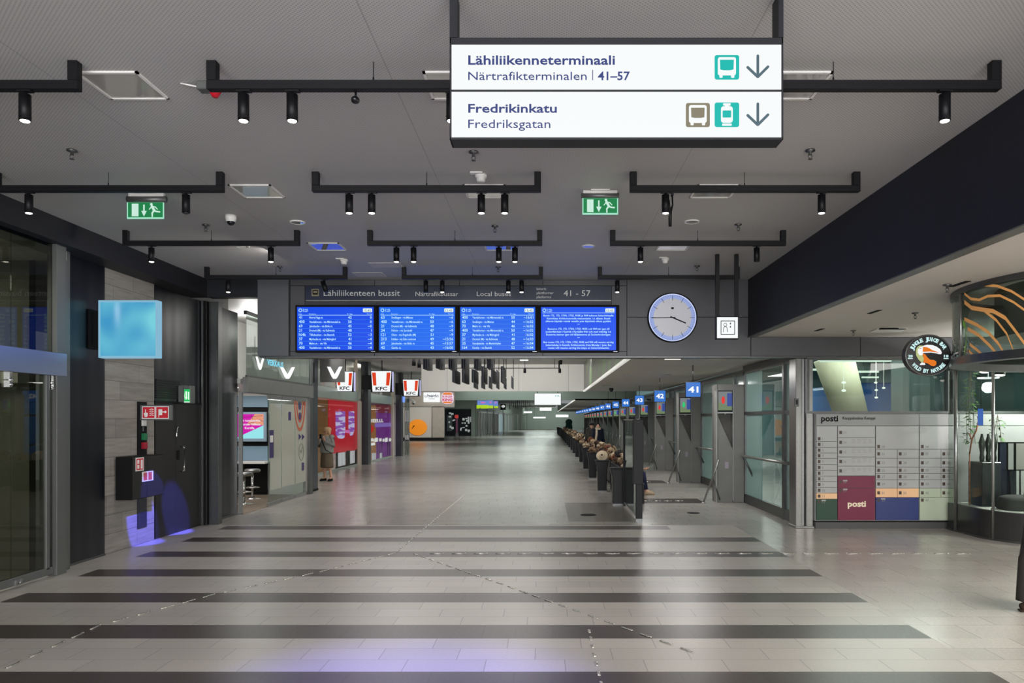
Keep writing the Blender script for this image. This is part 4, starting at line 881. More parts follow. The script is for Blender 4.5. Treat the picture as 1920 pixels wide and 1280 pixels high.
# ---------------------------------------------------------------- far hall: facing wall with orange disc, storefronts, shop signs
d = 66
b = MB().box(-13.5, P(833, 0, d)[0], d, d+.3, .28, 3.04, 0).box(-13.5, P(833, 0, d)[0], d-.05, d+.2, 0, .28, 1).box(-13.5, P(852, 0, d)[0], d+.1, d+.4, 3.04, Z1, 2)
b.box(P(810, 0, d)[0], P(833, 0, d)[0], d-.02, d, .28, 3.04, 2).box(-13.5, P(852, 0, d)[0], d-.02, d+.1, 2.98, 3.06, 3)
for x in (767, 810): b.box(P(x, 0, d)[0]-.04, P(x, 0, d)[0]+.04, d-.03, d, .28, 3.0, 3)
struct('wall_end', b, [M['offwhite'], M['black'], mat('pale_stone', (172, 166, 156), .6, var=.1, scale=3), M['frame']])
struct('wall_side_far', MB().box(-13.5, -13.3, 38, 66, 0, Z1).box(-13.4, -13.2, 66.4, 88, 0, Z1), M['offwhite'])
t = thing('wall_disc', 'big orange oval disc on the white wall at the hall end', 'wall sign', P(784, 801, d))
MB().prism([P(x, y, d-.10) for x, y in ell(783, 801, 17.5, 15, 40)], (0, 1, 0), .09).build('disc', mat('orange', (232, 140, 20), .5, emit=(232, 138, 16), strength=.35), t)
MB().pprism([(771, 805), (775, 798), (778, 797), (775, 801)], d-.12, .03).build('bird_mark', M['blackmatt'], t)
t = thing('shop_sign', 'white lit sign with dark lettering beside the round burger sign', 'sign', P(809, 762, d))
MB().pbox(794, 735.5, 824.5, 753.5, d-.1, .22).build('lit_face', M['white_lit'], t, bevel=.02)
b = MB().ptext("LUCKIEFUN'S", 809.5, 744.5, d-.102, 4.6, 26, 'c', .02, thick=.02)
pts = ell(809.5, 738.5, 8, 4, 20)
for k in range(10): b.pprism(caps(*pts[k], *pts[k+1], .8, 2), d-.13-.002*k, .02)
b.pbox(804, 747, 815, 747.8, d-.12, .02); b.build('lettering', emis('sign_navy_far', (60, 60, 110), .7), t)
t = thing('shop_sign', 'round orange and purple burger shop sign with lettering', 'sign', P(839, 762, d))
MB().prism([P(x, y, d-.1) for x, y in rrect(828, 734.5, 850, 757, 8, 8)], (0, 1, 0), .22).build('lit_face', emis('burger_white', (238, 220, 236), .95), t)
BO = emis('burger_orange', (226, 120, 30), .95); BP = emis('burger_magenta', (196, 30, 100), .9)
b = MB().pprism([(830, 740), (831, 737), (834, 735.5), (844, 735.5), (847, 737), (848, 740)], d-.12, .02).pprism([(830, 752.5), (848, 752.5), (847, 754.6), (844, 756), (834, 756), (831, 754.6)], d-.12, .02); b.build('bun_shapes', BO, t)
b = MB().ptext('BURGER', 839, 745.2, d-.102, 3.9, 19, 'c', .03, thick=.02).ptext('KING', 839, 751.6, d-.102, 5, 19, 'c', .05, thick=.02); b.build('lettering', BP, t)
# dark storefront with white graphics
d = 86
struct('wall_storefront', MB().box(P(826, 0, d)[0], P(834, 0, d)[0], d, d+.3, 0, Z1).box(P(826, 0, d)[0], P(893, 0, d)[0], d, d+.3, 3.12, Z1).box(P(884, 0, d)[0], P(893, 0, d)[0], d-.3, d+.3, 0, 3.2).box(-14, -8.4, d+1.2, d+1.4, 0, Z1), M['greenwall'])
t = thing('shop_window', 'dark shop window covered with white graphics, beyond the orange disc wall', 'shop window', P(860, 816, d))
MB().pbox(834, 768, 884, 816.3, d+.1, .1).build('window_board', mat('shop_dark', (36, 40, 48), .2), t)
b = MB(); rr = random.Random(3)
for k in range(26):
    x = rr.uniform(838, 850) if k < 11 else rr.uniform(862, 879); y = rr.uniform(772, 804) if k < 11 else rr.uniform(782, 806)
    b.pprism(rrect(x, y, x+rr.uniform(1.5, 5), y+rr.uniform(1.5, 4.5), .6, 2), d+.07-.002*k, .02)
for q in ((877, 781, 880, 794), (881.5, 781, 883.3, 791)): b.pbox(*q, d+.08, .02)
b.ptext('PIZZA', 867, 798, d+.05, 3.5, 12, bold=.02) if False else None
b.build('white_graphics', mat('graphic_white', (210, 216, 214), .5, emit=(210, 216, 214), strength=.3), t)
MB().pbox(838, 778, 848, 808, d+.085, .02).build('poster', mat('poster_grey', (110, 120, 124), .5), t)
t = thing('totem', 'slim purple totem with a red head before the dark shop window', 'totem', P(856.5, 822, 71))
d = 71
MB().pbox(854.5, 781, 858.2, 812, d, .18).build('column', mat('totem_purple', (150, 70, 122), .4), t, bevel=.02)
MB().pbox(852.5, 777.5, 858.8, 784, d-.05, .28).build('head', emis('totem_red', (186, 60, 54), .8), t, bevel=.03)
MB().pbox(853.8, 811, 859, 823, d-.02, .22).build('base', M['frame'], t, bevel=.02)
# coloured hanging shop signs
LB, LP, LG = emis('shop_blue', (110, 140, 214), .9), emis('shop_pink', (206, 120, 190), .9), emis('shop_lime', (176, 214, 40), .95)
for k, (x0, x1, y0, lab) in enumerate(((895, 914.5, 750.5, 'widest blue shop sign with pink mark over a lime ledge'), (915, 924, 750, 'narrow blue and pink shop sign next to the widest one'), (925, 933.5, 750.5, 'small blue shop sign on the inner end of its row'))):
    dd = 88+k*5; t = thing('shop_sign', lab, 'sign', P((x0+x1)/2, 766, dd), 'blue and pink shop signs')
    MB().pbox(x0, y0, x1, 759+k, dd, .3).build('lit_face', LB, t)
    MB().pbox(x0+(x1-x0)*.3, y0+2.5, x1-(x1-x0)*.25, y0+5.5, dd-.05, .05).build('pink_mark', LP, t)
    MB().pbox(x0-2.5+k*2, 759+k, x1, 765.5-k*.5, dd-.2, .5).build('lime_ledge', LG, t)
    q = P((x0+x1)/2, y0, dd); MB().cyl((q[0], dd+.15, q[2]), (q[0], dd+.15, Z1), .05, n=8).build('hanger_rod', M['black'], t)
for k, (x, y0, y1, dd) in enumerate(((892, 757, 818, 83), (900, 764, 817, 84.5), (913.3, 764, 815, 91), (925.5, 768, 811, 105), (943, 752, 808, 111))):
    w_ = .9 if k in (0, 2) else 1.3
    tag(MB().pbox(x-w_/2, 735 if k == 4 else y0, x+w_/2, CY+CH*F/dd, dd, .12).build('signpost', M['black'] if k in (0, 2) else M['steel_dark'], origin=P(x, y1, dd)), 'thin upright post before the far shop fronts, %s from the dark shop window' % ['first', 'second', 'third', 'fourth', 'fifth'][k], 'post', 'thin posts before the far shops')
t = thing('shop_sign', 'small black shop sign with pale mark beyond the blue signs', 'sign', P(942, 764, 116))
MB().pbox(935, 751, 948, 768, 116, .4).build('sign_case', M['black'], t); MB().prism([P(x, y, 115.95) for x, y in ell(943.5, 761.5, 3, 2.6, 14)], (0, 1, 0), .04).build('lit_mark', M['white_lit'], t)
q = P(942, 751, 116); MB().cyl((q[0], 116.2, q[2]), (q[0], 116.2, Z1), .06, n=8).build('hanger_rod', M['black'], t)
# far shop fronts along the slanting wall
wl = [(-8.5, 86.5), (-7.6, 110), (-6.3, 127), (-3.9, 155)]
def on_wall(s):                                                 # point at hall distance s on the slanting wall
    for (xa, ya), (xb, yb) in zip(wl, wl[1:]):
        if s <= yb: u = (s-ya)/(yb-ya); return xa+(xb-xa)*u
    return -3.9
SF = [mat('front_dark', (50, 58, 58), .25), mat('front_green', (96, 112, 98), .3), mat('front_grey', (120, 128, 124), .4), emis('front_lit', (170, 200, 204), .7)]
for k, (a, c, m, lab) in enumerate(((90, 98, 0, 'dark glazed shop front nearest the slim sign posts'), (98.6, 106, 1, 'green grey shop front after the dark glazed one'), (107, 112, 0, 'dark shop front before the lit one'), (112.6, 118, 3, 'pale lit shop front midway on the slanting wall'), (119, 130, 2, 'grey shop front with hedge like pattern'), (131, 150, 1, 'farthest shop front beside the end wall'))):
    x0, x1 = on_wall(a), on_wall(c)
    t = thing('storefront', lab, 'shop front', ((x0+x1)/2, (a+c)/2, 0), 'far shop fronts')
    MB().prism([(x0, a, 0), (x1, c, 0), (x1, c, 2.7), (x0, a, 2.7)], (1, 0, 0), .10).build('front_panel', SF[m], t)
    b = MB()
    for u in (0, .34, .67, 1): s = a+(c-a)*u; x = x0+(x1-x0)*u; b.box(x, x+.2, s-.12, s+.12, 0, 2.8)
    b.prism([(x0, a, 2.7), (x1, c, 2.7), (x1, c, 2.9), (x0, a, 2.9)], (1, 0, 0), .2); b.build('front_frame', M['steel'], t)
for k, (x0, x1, y0, y1, dd) in enumerate(((982, 997.5, 771, 774, 112), (1000, 1023, 781.5, 784, 140), (1042, 1065.5, 777.5, 781.5, 128), (1012, 1034, 764, 769.5, 96))):
    t = thing('pendant_lamp', ['lit strip lamp near the slanting wall', 'lowest lit strip lamp before the end wall', 'lit strip lamp close to the row of gates', 'thick lit strip lamp below the white hanging board'][k]+' in the far hall', 'lamp', P((x0+x1)/2, y0, dd), 'far strip lamps')
    MB().pbox(x0, y0, x1, y1, dd, .4).build('lit_tube', M['tube'], t, bevel=.03)
    q = P(x0+2, y0, dd); q2 = P(x1-2, y0, dd); MB().cyl((q[0], dd+.2, q[2]), (q[0], dd+.2, Z1), .02, n=6).cyl((q2[0], dd+.2, q2[2]), (q2[0], dd+.2, Z1), .02, n=6).build('hanger_wire', M['frame'], t)
# white hanging board
d = 42; t = thing('display_board', 'white lit hanging board over the far hall floor', 'sign', P(1027, 759, d))
MB().pbox(1001.5, 736.5, 1052.5, 759.5, d, .22).build('sign_case', M['frame'], t, bevel=.01)
MB().pbox(1002.5, 737.5, 1051.5, 758.7, d-.02, .03).build('lit_face', M['white_lit'], t)
b = MB()
for x in (1041, 1044, 1047): b.pbox(x, 741, x+1.3, 743, d-.025, .004)
b.build('small_marks', TEAL, t)
for x in (1008, 1046): q = P(x, 737, d); MB().cyl((q[0], d+.1, q[2]), (q[0], d+.1, Z1), .02, n=8).build('hanger_rod', M['frame'], t)
# dark baffles under the ceiling beyond the fascia
BAF = mat('baffle_navy', (16, 19, 34), .5)
def baffle(x, y0, y1, z0, z1, n, lab):
    t = thing('ceiling_baffle', lab, 'baffle', (x, (y0+y1)/2, z1), 'dark hanging baffles')
    b = MB()
    for k in range(n): b.box(x+k*.045, x+k*.045+.024, y0, y1, z0, z1)
    b.build('slats', BAF, t)
    if z1 < Z1-.02: MB().cyl((x+.05, (y0+y1)/2, z1), (x+.05, (y0+y1)/2, Z1), .012, n=8).build('hanger_rod', M['black'], t)
for i in range(6): baffle(-2.95+.305*i, 17.7, 18.5, 3.11+.02*(i % 2), Z1, 3, 'dark slatted baffle hanging in the front row behind the fascia, beyond the departure screens')
for i in range(6): baffle(-3.0+.31*i, 23.6, 25.3, 3.09, 3.5+(.1 if i % 2 else 0), 2, 'dark slatted baffle hanging in the middle row behind the fascia, lower than the front row')
for i in range(6): baffle(-2.75+.285*i, 28, 29.7, 3.10, 3.54+(.25 if i == 3 else 0), 1, 'single dark baffle blade hanging in the last row before the white bulkhead')
for i in range(11): baffle(-3.1+.17*i, 62, 63.2, 2.75+.10*((i*3) % 4), Z1, 1, 'thin dark baffle blade hanging far away below the pale green band')
d = 24; t = thing('track_light', 'thin black track with three heads hanging behind the fascia', 'track light', P(940, 690, d))
MB().pbox(820, 689.3, 1051, 690.6, d, .05).pbox(1047, 676, 1050, 690, d, .05).build('track_bar', M['black'], t)
for x, up in ((984, 0), (1049.5, 0), (1051.5, 1)):
    y = 691 if not up else 681; h = MB().cyl(P(x, y-6*up, d), P(x, y+8-6*up, d), .045, n=14).build('spot_head', M['black'], t)
for x in (830, 984, 1040): q = P(x, 690, d); MB().cyl((q[0], d+.02, q[2]), (q[0], d+.02, Z1), .008, n=6).build('hanger_wire', M['black'], t)
for k, (x, y, dd) in enumerate(((776, 679, 21), (786, 683, 22.5))):
    q = P(x, y, dd); t = thing('track_light', 'small black spot under the ceiling left of the baffles, %s' % ['nearer one', 'farther one'][k], 'track light', (q[0], dd, Z1), 'small spots by the baffles')
    MB().cyl((q[0], dd, q[2]-.1), (q[0], dd, q[2]+.12), .055, n=14).build('spot_head', M['black'], t); MB().cyl((q[0], dd, q[2]+.1), (q[0], dd, Z1), .012, n=8).build('stem', M['black'], t)
for k, (x0, x1, y) in enumerate(((1070, 1095, 26), (975, 990, 30))):
    q0, q1 = P(x0, 674, y)[0], P(x1, 674, y)[0]
    tag(MB().box(q0, q1, y, y+.15, Z1-.03, Z1).build('ceiling_lamp', M['tube'], origin=((q0+q1)/2, y, Z1)), 'lit strip lamp flush in the ceiling behind the fascia, %s' % ['by the printed balcony front', 'above the last baffles'][k], 'lamp', 'strip lamps behind the fascia')

# ---------------------------------------------------------------- gates 41 - 57
PITCH, Y0 = 5.3, 16.9
gx = lambda y: .016*(y-Y0)
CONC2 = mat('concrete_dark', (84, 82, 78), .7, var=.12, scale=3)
def make_pillar(n, scr):
    t = thing('gate_pillar', 'x', 'pillar', (3.89, Y0, 0), 'concrete gate pillars')
    y = Y0; X0 = 3.89
    MB().box(X0+.38, X0+.75, y, y+.42, 0, 2.70).build('pillar_block', M['concrete'], t, bevel=.012)
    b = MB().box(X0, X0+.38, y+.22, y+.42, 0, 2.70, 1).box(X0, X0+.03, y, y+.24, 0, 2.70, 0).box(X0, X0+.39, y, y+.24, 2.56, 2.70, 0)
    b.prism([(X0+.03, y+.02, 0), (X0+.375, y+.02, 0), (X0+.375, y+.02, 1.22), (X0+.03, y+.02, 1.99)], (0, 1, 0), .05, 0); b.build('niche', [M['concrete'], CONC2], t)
    MB().box(X0+.375, X0+.385, y-.006, y+.02, 0.05, 2.56).box(X0-.004, X0+.006, y-.006, y+.02, 0, 2.70).build('edge_strip', M['steel'], t)
    h = MB().box(X0+.035, X0+.375, y+.03, y+.2, 2.06, 2.56).build('screen_case', M['black'], t)
    s = MB(); e = y+.022
    s.box(X0+.05, X0+.36, e, e+.006, 2.11, 2.54, 0).box(X0+.25, X0+.36, e-.003, e, 2.2, 2.5, 1)
    s.prism([(X0+.05, e-.002, 2.11), (X0+.36, e-.002, 2.11), (X0+.36, e-.002, 2.2), (X0+.18, e-.002, 2.24), (X0+.05, e-.002, 2.30)], (0, 1, 0), .002, 2)
    s.prism([(X0+.16+.04*math.cos(q*.5236), e-.004, 2.34+.085*math.sin(q*.5236)) for q in range(12)], (0, 1, 0), .003, 3)
    s.build('screen', scr, h)
    MB().ball((X0+.21, y+.06, 2.03), .03, .03, .035, 10, 6).box(X0+.03, X0+.375, y+.01, y+.2, 2.04, 2.065).build('sensor', M['steel'], t)
    MB().box(X0+.2, X0+.28, y+.012, y+.02, .78, .93).build('button_plate', mat('plate_grey', (150, 140, 150), .3), t)
    return t
SG = emis('gate_grey', (150, 156, 158), .6); SB = emis('gate_blue', (66, 88, 170), .7); SL = emis('gate_lime', (130, 150, 112), .7)
SRD = emis('gate_red', (224, 50, 40), 1); SGN = emis('gate_green', (40, 200, 110), 1)
proto = {'red': make_pillar(0, [SG, SB, SL, SRD]), 'green': make_pillar(1, [SG, SB, SL, SGN])}
SIGNB = emis('gate_sign_blue', (52, 118, 208), .95)
def gate_sign(n, x, y, z):
    s = .33; t = thing('gate_sign', 'hanging blue square sign with white number %d' % (41+n), 'sign', (x, y, z-s/2), 'blue gate number signs')
    MB().box(x-s/2-.012, x+s/2+.012, y, y+.08, z-s/2-.012, z+s/2+.012).build('sign_case', M['black'], t, bevel=.006)
    MB().box(x-s/2, x+s/2, y-.006, y+.004, z-s/2, z+s/2).build('lit_face', SIGNB, t)
    b = MB(); b.text(str(41+n), (x, y-.007, z-.062), RT, UP, height=.135, width=.235, align='c', bold=.03); b.build('number', M['white_lit'], t)
    MB().cyl((x, y+.04, z+s/2), (x, y+.04, ZS if y < 32.5 else (3.07 if y > 45 else Z1)), .010, n=8).build('hanger_rod', M['black'], t)
def leaning_rail(n, x, y):
    t = thing('leaning_rail', 'x', 'rail', (x, y, 0), 'leaning steel rails at the gates')
    MB().limb([(x-.18, y, .02), (x+.15, y, .93), (x+.17, y, .98)], .022, 12).build('pole', M['steel'], t)
    MB().limb([(x+.03, y, .62), (x+.10, y, .35), (x+.19, y, .08)], .016, 10).build('strut', M['steel_dark'], t)
    MB().lathe((x-.18, y, 0), [(.001, 0), (.05, 0), (.05, .012), (.025, .03), (.001, .03)], 14).build('foot', M['steel'], t)
    return t
rail0 = leaning_rail(0, 3.92, Y0-.16)
def handrail(x0, y0, x1, y1):
    t = thing('handrail', 'x', 'handrail', (x0, (y0+y1)/2, 0), 'steel handrails along the gate glass')
    MB().limb([(x0, y0, 1.09), (x1, y1, 1.09)], .03, 12).build('rail_tube', M['steel'], t)
    MB().limb([(x1, y1, 1.08), (x1+.06, y1-.04, .98), (x1+.22, y1-.1, .62)], .022, 10).build('brace', M['steel_dark'], t)
    MB().limb([(x0, y0, 1.09), (x0+.25, y0+.02, 1.04)], .03, 10).build('bracket', M['steel_dark'], t)
    return t
hr0 = handrail(4.44, 13.35, 4.36, 16.45)
def gate_window(i, x, ya, yb, door):
    o = struct('window_%d' % i, MB().box(x, x+.08, ya, yb, 0, .2).box(x, x+.08, ya, yb, 2.0, 2.07).box(x, x+.08, ya, yb, 2.94, 3.0).box(x, x+.08, ya, ya+.07, 0, 3.0).box(x, x+.08, yb-.07, yb, 0, 3.0).box(x-.02, x+.1, ya+door-.05, ya+door+.05, 0, 3.0), M['steel_dark'])
    for a, c in ((ya+.07, ya+door-.05), (ya+door+.05, yb-.07)):
        mid = c-(c-a)*.45 if a > ya+.2 else c
        for za, zb in ((.2, 2.0), (2.07, 2.94)):
            MB().box(x+.035, x+.045, mid if mid < c else a, c, za, zb).build('frosted_pane', M['glass_frost'], o)
            if mid < c: MB().box(x+.035, x+.045, a, mid, za, zb).build('clear_pane', M['glass'], o)
    return o
w0 = gate_window(3, 4.52, 13.32, Y0, .75)
w1 = gate_window(4, 4.64, Y0+.43, Y0+PITCH, .9)
for n in range(17):
    y = Y0+PITCH*n; x = gx(y); num = 41+n
    src = proto['green'] if n in (1, 6) else proto['red']
    p = src if n in (0, 1) else copy_tree(src)
    p.location = (3.89+x, y, 0); p['label'] = 'concrete gate pillar with a small screen behind the sign numbered %d' % num
    gate_sign(n, 3.36+.0105*(y-Y0), y, 2.58+.0032*(y-Y0))
    r = rail0 if n == 0 else copy_tree(rail0); r.location = (3.74+x, y-.16, 0); r['label'] = 'leaning steel rail at the foot of the pillar behind sign %d' % num
    h = hr0 if n == 0 else copy_tree(hr0)
    if n: h.location = (4.40+x, y-1.95, 0)
    h['label'] = 'round steel handrail on the glass before the pillar of sign %d' % num
    if n > 1:
        c = copy_tree(w1, (x-gx(Y0+PITCH)+gx(Y0), PITCH*(n-1), 0)); c.name = 'window_%d' % (n+3)
struct('beam_gates', MB().box(4.60, 4.72, 13.2, Y0+.4, 3.0, ZS).box(4.66, 6.2, Y0+.4, 112, 3.0, 3.07), M['steel_dark'])
struct('trim_8', MB().box(4.37, 4.47, 12.95, 13.3, 0, 2.97).box(4.48, 4.54, 13.0, 13.3, 0, 2.97).box(4.55, 4.66, 12.92, 13.3, 0, 2.97).box(4.35, 4.68, 12.9, 13.3, 0, .04), M['steel'], .006)
t = thing('key_panel', 'small steel control panel with dark mark on the steel post', 'control panel', P(1494, 754, 12.9)); MB().pbox(1490, 746.5, 1498, 762, 12.92, .03).build('plate', M['steel_dark'], t, bevel=.004)
MB().pbox(1492.5, 749, 1496, 758, 12.912, .01).build('mark', M['black'], t)
# ceiling details over the gates and under the lower ceiling
def lower(x, y): d_ = (Z2-CH)*F/(CY-y); return ((x-CX)*d_/F, d_, Z2)
for k, (q, lab) in enumerate((((1600, 619), 'farthest'), ((1716, 586), 'middle'), ((1776, 533), 'nearest'))): sprinkler(lower(*q), 'small sprinkler under the lower side ceiling, %s of its row' % lab, Z2)
for k, y in enumerate((11.8, 9.82, 7.80)): tag(MB().box(4.33, 4.39, y-.16, y+.16, Z2-.006, Z2).build('ceiling_slot', M['blackmatt'], origin=(4.36, y, Z2)), 'short dark slot in the lower side ceiling, %s of three' % ['closest to the lockers', 'middle one', 'closest to the glass drum'][k], 'slot', 'dark ceiling slots')
t = thing('ceiling_hatch', 'pale square hatch with dark gap hanging ajar in the side ceiling', 'hatch', (5.6, 11.8, Z2))
MB().prism([lower(1630, 622)[:2]+(Z2-.012,), lower(1690, 621)[:2]+(Z2-.012,), lower(1702, 614)[:2]+(Z2-.012,), lower(1645, 615)[:2]+(Z2-.012,)], UP, .01).build('flap', M['white'], t)
a_ = lower(1650, 614.6); b_ = lower(1701, 614); MB().box(a_[0], b_[0], a_[1]-.02, a_[1]+.05, Z2-.02, Z2-.004).build('gap', M['blackmatt'], t)
for k, (x, y, lab) in enumerate(((2.6, 15.2, 'nearest the fascia'), (3.4, 15.0, 'beside the steel post'), (2.3, 21, 'over the second gate'), (3.3, 20.4, 'beyond the first number sign'), (2.2, 27, 'farthest along the soffit'))):
    tag(MB().box(x-.16, x+.16, y-.05, y+.05, ZS-.012, ZS).build('soffit_lamp', mat('soffit_lamp', (230, 226, 216), .3, emit=(255, 244, 230), strength=1.2) if k in (0, 1) else M['frame'], origin=(x, y, ZS)), 'flat fitting in the soffit above the gates, '+lab, 'lamp', 'soffit fittings')
p = (2.6, 29.5, ZS); t = thing('dome_camera', 'black dome camera under the soffit near gate signs', 'camera', p); MB().cyl((p[0], p[1], ZS-.05), p, .09, n=16).build('base', M['black'], t); MB().ball((p[0], p[1], ZS-.06), .08, .08, .09, 14, 8).build('dome', M['blackgloss'], t)
# ---------------------------------------------------------------- bus hall behind the glass
b = MB().box(4.9, 15.6, 40, 40.3, 0, 5, 0).box(15.4, 15.6, 13.2, 40, 0, 5, 0).box(4.9, 15.6, 13.15, 130, 4.5, 4.6, 1).box(14, 14.2, 40, 130, 0, 5, 0)
b.box(9.65, 10.5, 20, 20.7, 0, 4.5, 2)
struct('wall_bus_hall', b, [mat('hall_teal', (112, 146, 150), .5, var=.08, scale=.5), mat('hall_ceiling', (120, 128, 126), .6), mat('hall_dark', (62, 74, 74), .4)])
struct('column_4', MB().limb([P(1600, 790, 20), P(1562, 668, 20)], [.42, .52], 24), mat('yellow_concrete', (158, 155, 132), .6, var=.06))
d = 25
t = thing('bus', 'blue bus parked in the hall behind the upper window', 'bus', (11.8, d+4, 0))
MB().box(10.6, 13.0, d, d+8, .35, 3.15).build('body', mat('bus_blue', (34, 96, 170), .25), t, bevel=.12, seg=3)
MB().box(10.75, 12.85, d-.01, d+.05, 1.2, 2.1).build('windscreen', M['blackgloss'], t, bevel=.06)
for x in (10.9, 12.7): 
    for y in (d+1.6, d+6.4): MB().cyl((x-.14, y, .48), (x+.14, y, .48), .48, n=24).build('wheel', M['blackmatt'], t)
for x in (10.85, 12.75): MB().box(x-.12, x+.12, d-.02, d+.02, .75, .95).build('headlamp', M['white_lit'], t)
for k, (x0, x1, y0, dd) in enumerate(((1540, 1672, 675, 15.5), (1606, 1648, 696.5, 24), (1617, 1648, 707, 30), (1517, 1536, 692.5, 24))):
    q0, q1 = P(x0, y0, dd), P(x1, y0, dd)
    t = thing('tube_lamp', ['long lit tube along the top of the upper window', 'short bright tube behind the upper window', 'short tube beneath the bright one behind the window', 'tube by the corner beside the slanted column'][k], 'lamp', ((q0[0]+q1[0])/2, dd, q0[2]), 'tube lamps in the bus hall')
    MB().box(q0[0], q1[0], dd, dd+.1, q0[2]-.03, q0[2]+.03).build('lit_tube', emis('bus_tube', (240, 255, 240), 1.6), t)
    for x in (q0[0]+.05, q1[0]-.05): MB().cyl((x, dd+.05, q0[2]), (x, dd+.05, 4.5), .012, n=6).build('hanger_rod', M['frame'], t)
for k, (x, y, dd) in enumerate(((1582, 717, 17), (1582, 732, 17), (1642, 717, 23), (1657, 727, 23), (1643, 731, 23), (1643, 745, 23))):
    q = P(x, y, dd); tag(MB().ball(q, .055, .04, .03, 10, 6).cyl((q[0], q[1], q[2]), (q[0], q[1], 4.5), .006, n=6).build('spot_lamp', emis('bus_spot', (250, 255, 244), 2.0) if k == 0 else bpy.data.materials['bus_spot'], origin=q), 'small bright lamp seen through the upper window, %s' % ['upper one by the column', 'lower one by the column', 'top of the cluster by the bus', 'nearest to the blue bus', 'middle of the cluster by the bus', 'lowest of the cluster by the bus'][k], 'lamp', 'small lamps in the bus hall')
# ---------------------------------------------------------------- upper window and parcel lockers
d = YF
w_ = lambda x: P(x, 0, d)[0]; z_ = lambda y: P(0, y, d)[2]
o = struct('window_30', MB().box(w_(1514), 10.4, d+.02, d+.16, z_(775), z_(770.5)).box(w_(1514), 10.4, d+.02, d+.16, z_(674), 2.972).box(w_(1514), w_(1518.5), d+.02, d+.16, z_(770), z_(674)).box(w_(1779), w_(1784), d+.02, d+.16, z_(770), z_(674)).box(w_(1784), w_(1789), d+.0, d+.2, z_(775), z_(670), 1), [M['steel_dark'], M['blackmatt']])
MB().box(w_(1518.5), w_(1779), d+.08, d+.09, z_(770.5), z_(674)).build('pane', M['glass'], o)
MB().box(w_(1789), 10.4, d+.08, d+.09, z_(770.5), z_(674)).build('pane', M['glass'], o)
LW = mat('locker_white', (158, 158, 157), .45, var=.02); LG_ = mat('locker_grey', (124, 124, 124), .45); LM = mat('locker_maroon', (104, 16, 54), .4); LN = mat('locker_green', (22, 58, 40), .4)
LB_ = mat('locker_blue', (34, 48, 104), .4); LS = mat('locker_sage', (166, 174, 154), .45); LO = mat('locker_peach', (222, 178, 136), .45); GAP = mat('locker_gap', (84, 86, 86), .5)
BRN = mat('label_brown', (62, 48, 38), .5); NUM = mat('number_grey', (120, 120, 120), .5)
t = thing('parcel_locker', 'wide white parcel locker wall with maroon, green and blue doors', 'parcel locker', (w_(1660), d, 0))
b = MB().prism([(w_(1515), d+.42, z_(977)), (w_(1530), d+.06, z_(977)), (10.3, d+.06, z_(977)), (10.3, d+.6, z_(977)), (w_(1515), d+.6, z_(977))], UP, z_(775)-z_(977), 0)
b.build('cabinet_body', LG_, t)
b = MB().prism([(w_(1515), d+.38, 0), (w_(1530), d+.02, 0), (10.3, d+.02, 0), (10.3, d+.6, 0), (w_(1515), d+.6, 0)], UP, z_(979), 0); b.build('plinth', mat('plinth_dark', (66, 66, 66), .5), t)
for xa, xb in ((1530, 1723), (1723.7, 1800)): MB().pbox(xa, 776, xb, 797.5, d+.03, .04).build('header_panel', mat('header_grey', (132, 132, 132), .45), t, bevel=.003)
MB().box(w_(1800.6), 10.3, d+.03, d+.07, z_(797.5), z_(776)).box(w_(1795.5), 10.3, d+.035, d+.07, z_(975.5), z_(798.4)).build('plain_panel', LW, t, bevel=.003)
b = MB(); b.ptext('posti', 1539.5, 789.5, d+.028, 11.5, 32, 'l', .03); b.build('lettering', M['blackmatt'], t)
b = MB(); b.ptext('Kauppakeskus Kamppi', 1580, 786, d+.028, 5.2, 61, 'l', .01); b.build('lettering', M['blackmatt'], t)
doors = []
ra = [798.4, 827.5, 838.3, 849, 859.3, 870.6, 881.4, 892.2, 902.5, 913.4, 924.2]
for k in range(10): doors.append((1530.5, ra[k], 1570, ra[k+1], LW, k+1, 0))
doors += [(1530.5, 924.2, 1570, 935.3, LO, 11, 0), (1530.5, 935.3, 1570, 975.3, LN, 12, 1)]
rb = [798.4, 820, 838, 856.3, 873.5, 891.6]
for k in range(5): doors.append((1570.8, rb[k], 1641, rb[k+1], LW, 13+k, 0))
doors += [(1570.8, 891.8, 1641, 914.5, LM, 18, 1), (1570.8, 914.5, 1641, 975.3, LM, 19, 1)]
rc = [842, 859, 875.5, 887.3, 899, 915]
for n0, xa, xm, xb, mm in ((20, 1642, 1682.5, 1723.2, LO), (34, 1724, 1764.3, 1795, LS)):
    doors.append((xa, 798.4, xb, 842, LW, n0, 0)); n = n0+1
    for k in range(5):
        doors += [(xa, rc[k], xm, rc[k+1], LW, n, 0), (xm, rc[k], xb, rc[k+1], LW, n+1, 0)]; n += 2
    doors += [(xa, 915, xm, 932.3, mm, n, 0), (xm, 915, xb, 932.3, mm, n+1, 0)]
    doors.append((xa, 932.3, xb, 975.3, LB_ if n0 == 20 else LS, n+2, 1 if n0 == 20 else 0))
